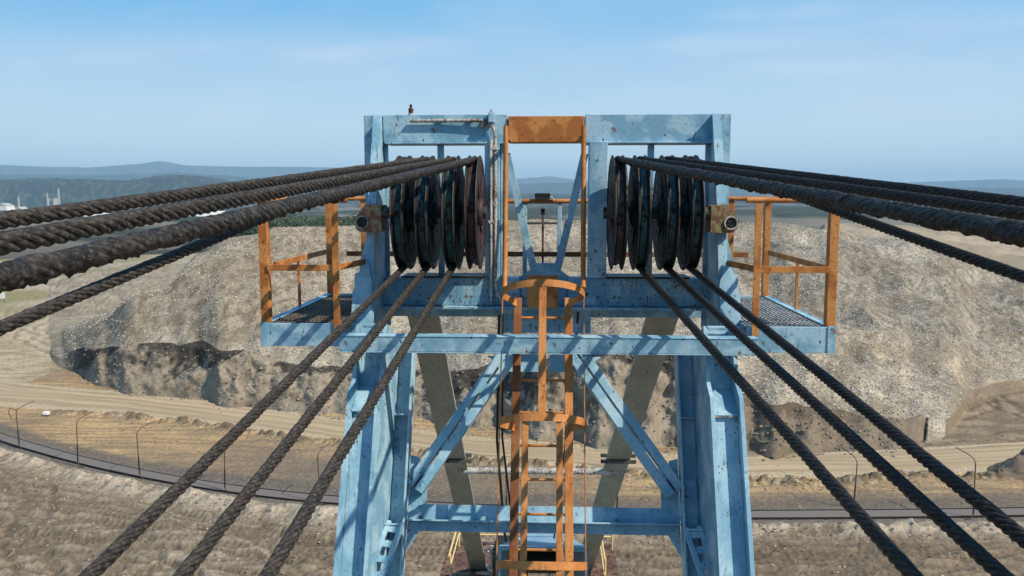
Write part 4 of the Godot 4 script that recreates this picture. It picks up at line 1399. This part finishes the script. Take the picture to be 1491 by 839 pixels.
	single("hanging_hose", Mb.new().tube([Vector3(0.29, E - 1.2, -8.4), Vector3(0.24, E - 2.2, -9.0), Vector3(0.17, E - 3.6, -10.5), Vector3(0.02, E - 6.2, -13.0)], 0.013, 8), M.black, "thin black hose slanting behind the right ladder stringer", "hose", "black hoses by the ladder")
	# what shows of the machine below
	var gd := thing("box_girder", "dark blue box girder running away below the ladder foot", "girder")
	part("top_plate", Mb.new().beam(Vector3(-0.05, E - 3.35, -7.6), Vector3(-0.05, E - 7.6, -18.0), 0.86, 0.04), M.blue, gd)
	part("side_web", Mb.new().beam(Vector3(-0.47, E - 3.75, -7.6), Vector3(-0.47, E - 8.0, -18.0), 0.03, 0.74), M.blue, gd)
	part("side_web", Mb.new().beam(Vector3(0.37, E - 3.75, -7.6), Vector3(0.37, E - 8.0, -18.0), 0.03, 0.74), M.blue, gd)
	for q in [-0.28, 0.18]:
		part("top_strip", Mb.new().beam(Vector3(q * 1.1, E - 3.62, -8.3), Vector3(q * 1.3, E - 6.0, -14.1), 0.035, 0.03), M.pipe, gd)
	var dk := thing("machine_deck", "rust brown machine deck far below behind the ladder foot", "deck")
	part("deck_plate", Mb.new().bx(-2.3, -0.9, E - 8.15, E - 8.05, -18.6, -16.4), M.rust, dk)
	part("deck_plate", Mb.new().bx(0.7, 1.5, E - 8.15, E - 8.05, -18.6, -16.4), M.rust, dk)
	part("deck_edge", Mb.new().bx(-2.3, -0.9, E - 8.05, E - 7.98, -16.45, -16.4), M.dark, dk)
	part("deck_edge", Mb.new().bx(0.7, 1.5, E - 8.05, E - 7.98, -16.45, -16.4), M.dark, dk)
	for s in [-1.0, 1.0]:
		var r := thing("deck_railing", "pale yellow railing at the left edge of the machine deck" if s < 0 else "pale yellow railing at the right edge of the machine deck", "railing", Vector3.ZERO, "deck railings")
		var xa := -2.05 if s < 0 else 1.15
		var xb := -1.0 if s < 0 else 1.45
		for q in [[xa, -18.3], [xa + 0.02, -16.5], [xb, -18.3]]:
			part("post", Mb.new().tube([Vector3(q[0], E - 8.05, q[1]), Vector3(q[0], E - 7.43, q[1])], 0.022, 8), M.yellow, r)
		part("top_rail", Mb.new().tube([Vector3(xa, E - 7.43, -16.4), Vector3(xa, E - 7.43, -18.3), Vector3(xb, E - 7.43, -18.3)], 0.022, 8), M.yellow, r)
		part("middle_rail", Mb.new().tube([Vector3(xa, E - 7.75, -16.4), Vector3(xa, E - 7.75, -18.3), Vector3(xb, E - 7.75, -18.3)], 0.018, 8), M.yellow, r)
	var mt := thing("motor_housing", "dark brown motor housing left of the ladder foot", "motor", Vector3(-0.86, E - 7.75, -16.2))
	part("case", Mb.new().bx(-0.24, 0.30, 0.0, 0.68, -0.35, 0.3, 0.05), M.dark, mt)
	part("lid", Mb.new().bx(-0.20, 0.26, 0.68, 0.76, -0.3, 0.25, 0.03), M.dark, mt)
	for k in 5:
		part("cooling_fin", Mb.new().bx(-0.22 + k * 0.11, -0.19 + k * 0.11, 0.08, 0.6, 0.3, 0.35), M.dark, mt)
	var vp := thing("valve_post", "grey pipe post with valve flanges beside the brown motor housing", "valve", Vector3(-1.14, E - 8.05, -16.1))
	part("pipe", Mb.new().tube([Vector3.ZERO, Vector3(0, 1.0, 0)], 0.04, 12), M.pipe, vp)
	for h in [0.2, 0.5, 0.85]:
		part("flange", Mb.new().tube([Vector3(0, h, 0), Vector3(0, h + 0.05, 0)], 0.09, 14), M.pipe, vp)
	part("side_pipe", Mb.new().tube([Vector3(-0.3, 0.42, 0), Vector3(0.25, 0.42, 0)], 0.03, 10), M.pipe, vp)
	var wn := thing("winch_drum", "black winch drum lying on the blue girder under the ladder", "winch", Vector3(-0.08, E - 5.55, -12.2))
	part("drum", Mb.new().tube([Vector3(-0.22, 0, 0), Vector3(0.22, 0, 0)], 0.2, 20), M.black, wn)
	for q in [-0.24, 0.24]:
		part("drum_flange", Mb.new().tube([Vector3(q - 0.012, 0, 0), Vector3(q + 0.012, 0, 0)], 0.245, 20), M.dark, wn)

# ---------------------------------------------------------------- things on the mine floor
func build_mine_floor() -> void:
	var bc := thing("belt_conveyor", "long low belt conveyor curving across the mine floor below the gantry", "conveyor")
	var xs := []
	var x := -150.0
	while x <= 150.0:
		xs.append(x)
		x += 1.5
	var names := [["belt", -0.95, 0.17, 1.5, 0.04], ["belt_edge", -1.80, 0.20, 0.07, 0.08], ["belt_edge", -0.10, 0.18, 0.07, 0.08]]
	for q in names:
		var m := Mb.new()
		for i in xs.size() - 1:
			var a := Vector3(xs[i], q[2], belt_z(xs[i]) + q[1] + 0.9)
			var b := Vector3(xs[i + 1], q[2], belt_z(xs[i + 1]) + q[1] + 0.9)
			m.beam(a, b + (b - a) * 0.01, q[3], q[4], Vector3.UP, 0.0)
		part(q[0], m, M.belt if q[0] == "belt" else M.dark, bc)
	var k := 0
	for i in range(0, xs.size(), 1):
		if absf(xs[i]) > 75.0 or i % 2:
			continue
		var z := belt_z(xs[i])
		part("idler_frame", Mb.new().bx(xs[i] - 0.06, xs[i] + 0.06, 0.02, 0.13, z - 0.85, z + 0.9, 0.0), M.pole, bc)
		k += 1
	# bent poles with an arm that reaches out over the far side of the belt
	var spots := [Vector2(-58.5, -87.2), Vector2(-48.5, -81.4), Vector2(-40.4, -78.2), Vector2(-30.5, -74.8), Vector2(-20.7, -72.1), Vector2(-11.8, -70.0), Vector2(-3.6, -69.3), Vector2(5.9, -70.1), Vector2(16.5, -69.6), Vector2(27.3, -73.4), Vector2(36.7, -71.3)]
	var where := ["bent dark pole with a looped top, farthest left along the belt", "bent dark pole second from the left along the belt", "bent dark pole third from the left, just left of the lower ropes", "bent dark pole seen beside the outermost lower rope at left", "bent dark pole between the inner lower ropes at left", "bent dark pole right behind the left leg of the gantry", "bent dark pole seen just left of the ladder", "bent dark pole seen beside the right stay plate", "bent dark pole right behind the right leg of the gantry", "bent dark pole between the lower ropes at right", "bent dark pole farthest right, near the dirt mound"]
	var hs := [4.6, 5.1, 5.0, 4.9, 5.0, 4.8, 4.5, 4.4, 4.8, 4.7, 5.5]
	for i in spots.size():
		var s: Vector2 = spots[i]
		var g := ground(s.x, s.y)
		var t := thing("bent_pole", where[i], "pole", Vector3(s.x, g, s.y), "bent poles along the belt conveyor")
		var h: float = hs[i]
		var sx := -signf(s.x + 3.0)
		var lean := 0.12 if i % 2 else -0.08
		part("shaft", Mb.new().tube([Vector3(0.75 * sx, 0.05, 0.25), Vector3(0.25 * sx, 0.08, 0.12), Vector3(0, 0.45, 0), Vector3(lean, h - 0.5, 0)], 0.048, 8), M.pole, t)
		part("lower_sleeve", Mb.new().tube([Vector3(0, 0.5, 0), Vector3(lean * 0.45, h * 0.45, 0)], 0.07, 8), M.dark, t)
		part("arm", Mb.new().tube([Vector3(lean, h - 0.52, 0), Vector3(lean + 0.06 * sx, h - 0.2, -0.2), Vector3(lean + 0.2 * sx, h, -0.8), Vector3(lean + 0.7 * sx, h + 0.2, -2.2)], 0.04, 8), M.pole, t)
		if i == 0:
			part("wire_loop", Mb.new().tube([Vector3(0, h - 0.3, 0), Vector3(-0.7, h, 0.1), Vector3(-0.9, h - 0.6, 0.1), Vector3(-0.5, h - 1.3, 0.1), Vector3(0, h - 1.1, 0)], 0.04, 6), M.pole, t)
	var cb := thing("instrument_box", "small white box on the tan ground near the leftmost pole", "box", Vector3(-63.6, ground(-63.6, -100.5), -100.5))
	part("case", Mb.new().bx(-0.33, 0.33, 0.15, 0.55, -0.25, 0.25, 0.03), M.white, cb)
	part("feet", Mb.new().bx(-0.3, 0.3, 0.0, 0.15, -0.2, 0.2, 0.02), M.dark, cb)
	var sg := thing("white_board", "tiny white board on posts at the left edge beyond the ramp", "sign", Vector3(-142.2, ground(-142.2, -209), -209.0))
	part("board", Mb.new().bx(-0.9, 0.9, 1.0, 2.6, -0.05, 0.05, 0.02), M.white, sg)
	for q in [-0.6, 0.6]:
		part("post", Mb.new().bx(q - 0.05, q + 0.05, 0.0, 1.0, -0.05, 0.05, 0.01), M.dark, sg)
	# tipped heap of earth by the road at the right edge
	var v := PackedVector3Array()
	var cs := PackedColorArray()
	var f := noise(555, 0.5, 4)
	var mc := Vector3(48.2, ground(48.2, -83.8), -83.8)
	for i in 15:
		for j in 33:
			var a := TAU * j / 32.0
			var rr := 3.6 * i / 14.0
			var p := Vector3(cos(a) * rr * 1.1, 0, sin(a) * rr * 0.85)
			var rise := 2.1 * (1.0 - pow(float(i) / 14.0, 1.1)) + f.get_noise_2d(p.x * 2, p.z * 2) * 0.7 * (1.0 - i / 14.0)
			p.y = rise - 0.12 + ground(mc.x + p.x, mc.z + p.z) - mc.y
			v.append(p)
			cs.append(Color(0.19, 0.15, 0.11) * (1.0 + 0.5 * f.get_noise_2d(p.x * 5, p.z * 5)))
	var mo := mesh_node("dirt_mound", grid_mesh(v, cs, 15, 33), M.soil)
	mo.position = mc
	add_child(mo, true)
	tag(mo, "dark mound of tipped earth beside the road at the right edge", "mound")

func build_far_town() -> void:
	var place := func(px_az: float, r: float) -> Vector3:
		var p := Vector3(sin(deg_to_rad(px_az)) * r, 0, -cos(deg_to_rad(px_az)) * r)
		p.y = ground(p.x, p.z) - 1.0
		return p
	var halls := [[-33.75, 1900.0, 22.0, 9.0, "white hall far left on the plain, the largest and brightest"], [-33.25, 2000.0, 12.0, 6.0, "small white hall just right of the largest hall on the plain"], [-32.9, 1950.0, 13.0, 5.0, "low white hall farthest right of the three on the plain"]]
	for h in halls:
		var t := thing("white_hall", h[4], "building", place.call(h[0], h[1]), "white halls on the plain")
		part("wall", Mb.new().bx(-h[2] / 2, h[2] / 2, 0, h[3], -12, 12, 0.0), M.white, t)
		part("roof", Mb.new().prism([Vector2(-h[2] / 2 - 0.5, h[3]), Vector2(h[2] / 2 + 0.5, h[3]), Vector2(0, h[3] + 5.0)], Transform3D(), 24.5), M.concrete, t)
	var chimneys := [[-31.55, 3100.0, 44.0, "slim pale chimney, left of the pair on the plain"], [-30.95, 3100.0, 62.0, "taller pale chimney, right of the pair on the plain"], [-33.05, 3000.0, 34.0, "thin pale chimney left of the pair, above the white halls"]]
	for c in chimneys:
		var t := thing("chimney", c[3], "chimney", place.call(c[0], c[1]), "chimneys on the plain")
		part("shaft", Mb.new().lathe(Transform3D(Basis(Vector3.BACK, PI / 2), Vector3.ZERO), [Vector2(0, 3.4), Vector2(c[2], 2.3), Vector2(c[2], 0.0)], 16), M.concrete, t)
		part("rim", Mb.new().lathe(Transform3D(Basis(Vector3.BACK, PI / 2), Vector3.ZERO), [Vector2(c[2] - 2, 2.9), Vector2(c[2], 2.9), Vector2(c[2], 0.0)], 16), M.concrete, t)
	var pl := thing("boiler_house", "pale block of a power plant between the two far chimneys", "building", place.call(-31.25, 3150.0))
	part("wall", Mb.new().bx(-11, 11, 0, 32, -15, 15, 0.0), M.concrete, pl)
	part("roof", Mb.new().bx(-11.5, 11.5, 32, 34, -15.5, 15.5, 0.0), M.mesh_grey, pl)

func sky_picture() -> ImageTexture:
	var w := 1024
	var h := 512
	var im := Image.create_empty(w, h, false, Image.FORMAT_RGBF)
	var f := noise(61, 1.0, 5)
	var f2 := noise(62, 1.0, 4)
	var zen := Color(0.075, 0.26, 0.57)
	var high := Color(0.10, 0.385, 0.70)
	var low := Color(0.61, 0.745, 0.805)
	for y in h:
		var el := (0.5 - (y + 0.5) / h) * PI
		for x in w:
			var az := (x + 0.5) / w * TAU
			var d := Vector3(cos(el) * sin(az), sin(el), cos(el) * cos(az))
			var e := rad_to_deg(maxf(el, 0.0))
			var c := low.lerp(high, smoothstep(0.0, 15.0, e))
			c = c.lerp(zen, smoothstep(14.0, 75.0, e))
			if e > 0.0:
				# thin drawn-out cirrus on a flat layer high above
				var q := Vector2(d.x, d.z) / (d.y + 0.10)
				var big := f2.get_noise_2d(q.x * 0.32 + 5.0, q.y * 0.5)
				var wisp := f.get_noise_2d(q.x * 0.55 + big * 0.8, q.y * 2.6 + q.x * 0.5)
				var left := 0.25 + 0.75 * smoothstep(0.15, -0.45, d.x * -d.z + 0.1 * big) if d.z < 0.0 else 0.5
				var veil := (clampf(big * 0.8 + 0.4, 0, 1) * 0.55 + clampf(wisp * 1.3 + big * 0.7 - 0.2, 0, 1) * 0.5) * left
				veil *= smoothstep(1.0, 7.0, e) * (1.0 - 0.6 * smoothstep(30.0, 70.0, e))
				c = c.lerp(Color(0.64, 0.70, 0.78), clampf(veil, 0, 0.65))
			im.set_pixel(x, y, c)
	return ImageTexture.create_from_image(im)

func _ready() -> void:
	# camera
	var cam := Camera3D.new()
	cam.name = "camera"
	cam.fov = 38.06
	cam.near = 0.05
	cam.far = 40000.0
	cam.position = Vector3(0, E, 0)
	cam.rotation = Vector3(deg_to_rad(-6.45), deg_to_rad(2.6), 0)
	add_child(cam)
	# sky and air
	var env := Environment.new()
	env.background_mode = Environment.BG_SKY
	var sky := Sky.new()
	var pano := PanoramaSkyMaterial.new()
	pano.panorama = sky_picture()
	sky.sky_material = pano
	env.sky = sky
	env.background_energy_multiplier = 0.95
	env.tonemap_mode = Environment.TONE_MAPPER_LINEAR
	env.tonemap_exposure = 1.3
	env.fog_enabled = true
	env.fog_density = 0.000095
	env.fog_light_color = Color(0.70, 0.85, 0.96)
	env.sdfgi_enabled = true
	env.ssao_enabled = true
	env.ssil_enabled = true
	var we := WorldEnvironment.new()
	we.name = "world_environment"
	we.environment = env
	add_child(we)
	# sun: high on the right, behind the camera
	var sun := DirectionalLight3D.new()
	sun.name = "sun"
	sun.light_energy = 1.6
	sun.light_color = Color(1.0, 0.945, 0.855)
	sun.light_angular_distance = 0.5
	sun.shadow_enabled = true
	add_child(sun)
	sun.look_at_from_position(Vector3.ZERO, Vector3(-1.9, -2.1, -0.95), Vector3.UP)
	make_materials()
	M.rust_grate = M.rust.duplicate()
	M.rust_grate.albedo_color = Color(0.95, 0.9, 0.88)
	M.pale_grate = M.grate.duplicate()
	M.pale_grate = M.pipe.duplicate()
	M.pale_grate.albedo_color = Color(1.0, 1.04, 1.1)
	M.rust_orange = M.orange.duplicate()
	M.rust_orange.albedo_color = Color(0.74, 0.72, 0.78)
	M.belt = plain(Color(0.40, 0.37, 0.35), 0.9)
	M.pole = plain(Color(0.27, 0.21, 0.17), 0.8)
	# setting
	build_ground()
	build_cut_bank()
	build_hills()
	build_stones()
	build_woods()
	build_far_town()
	build_mine_floor()
	# the machine
	build_gantry()
	build_sheaves()
	build_platforms()
	build_ladder()
	build_fittings()
	build_ropes()
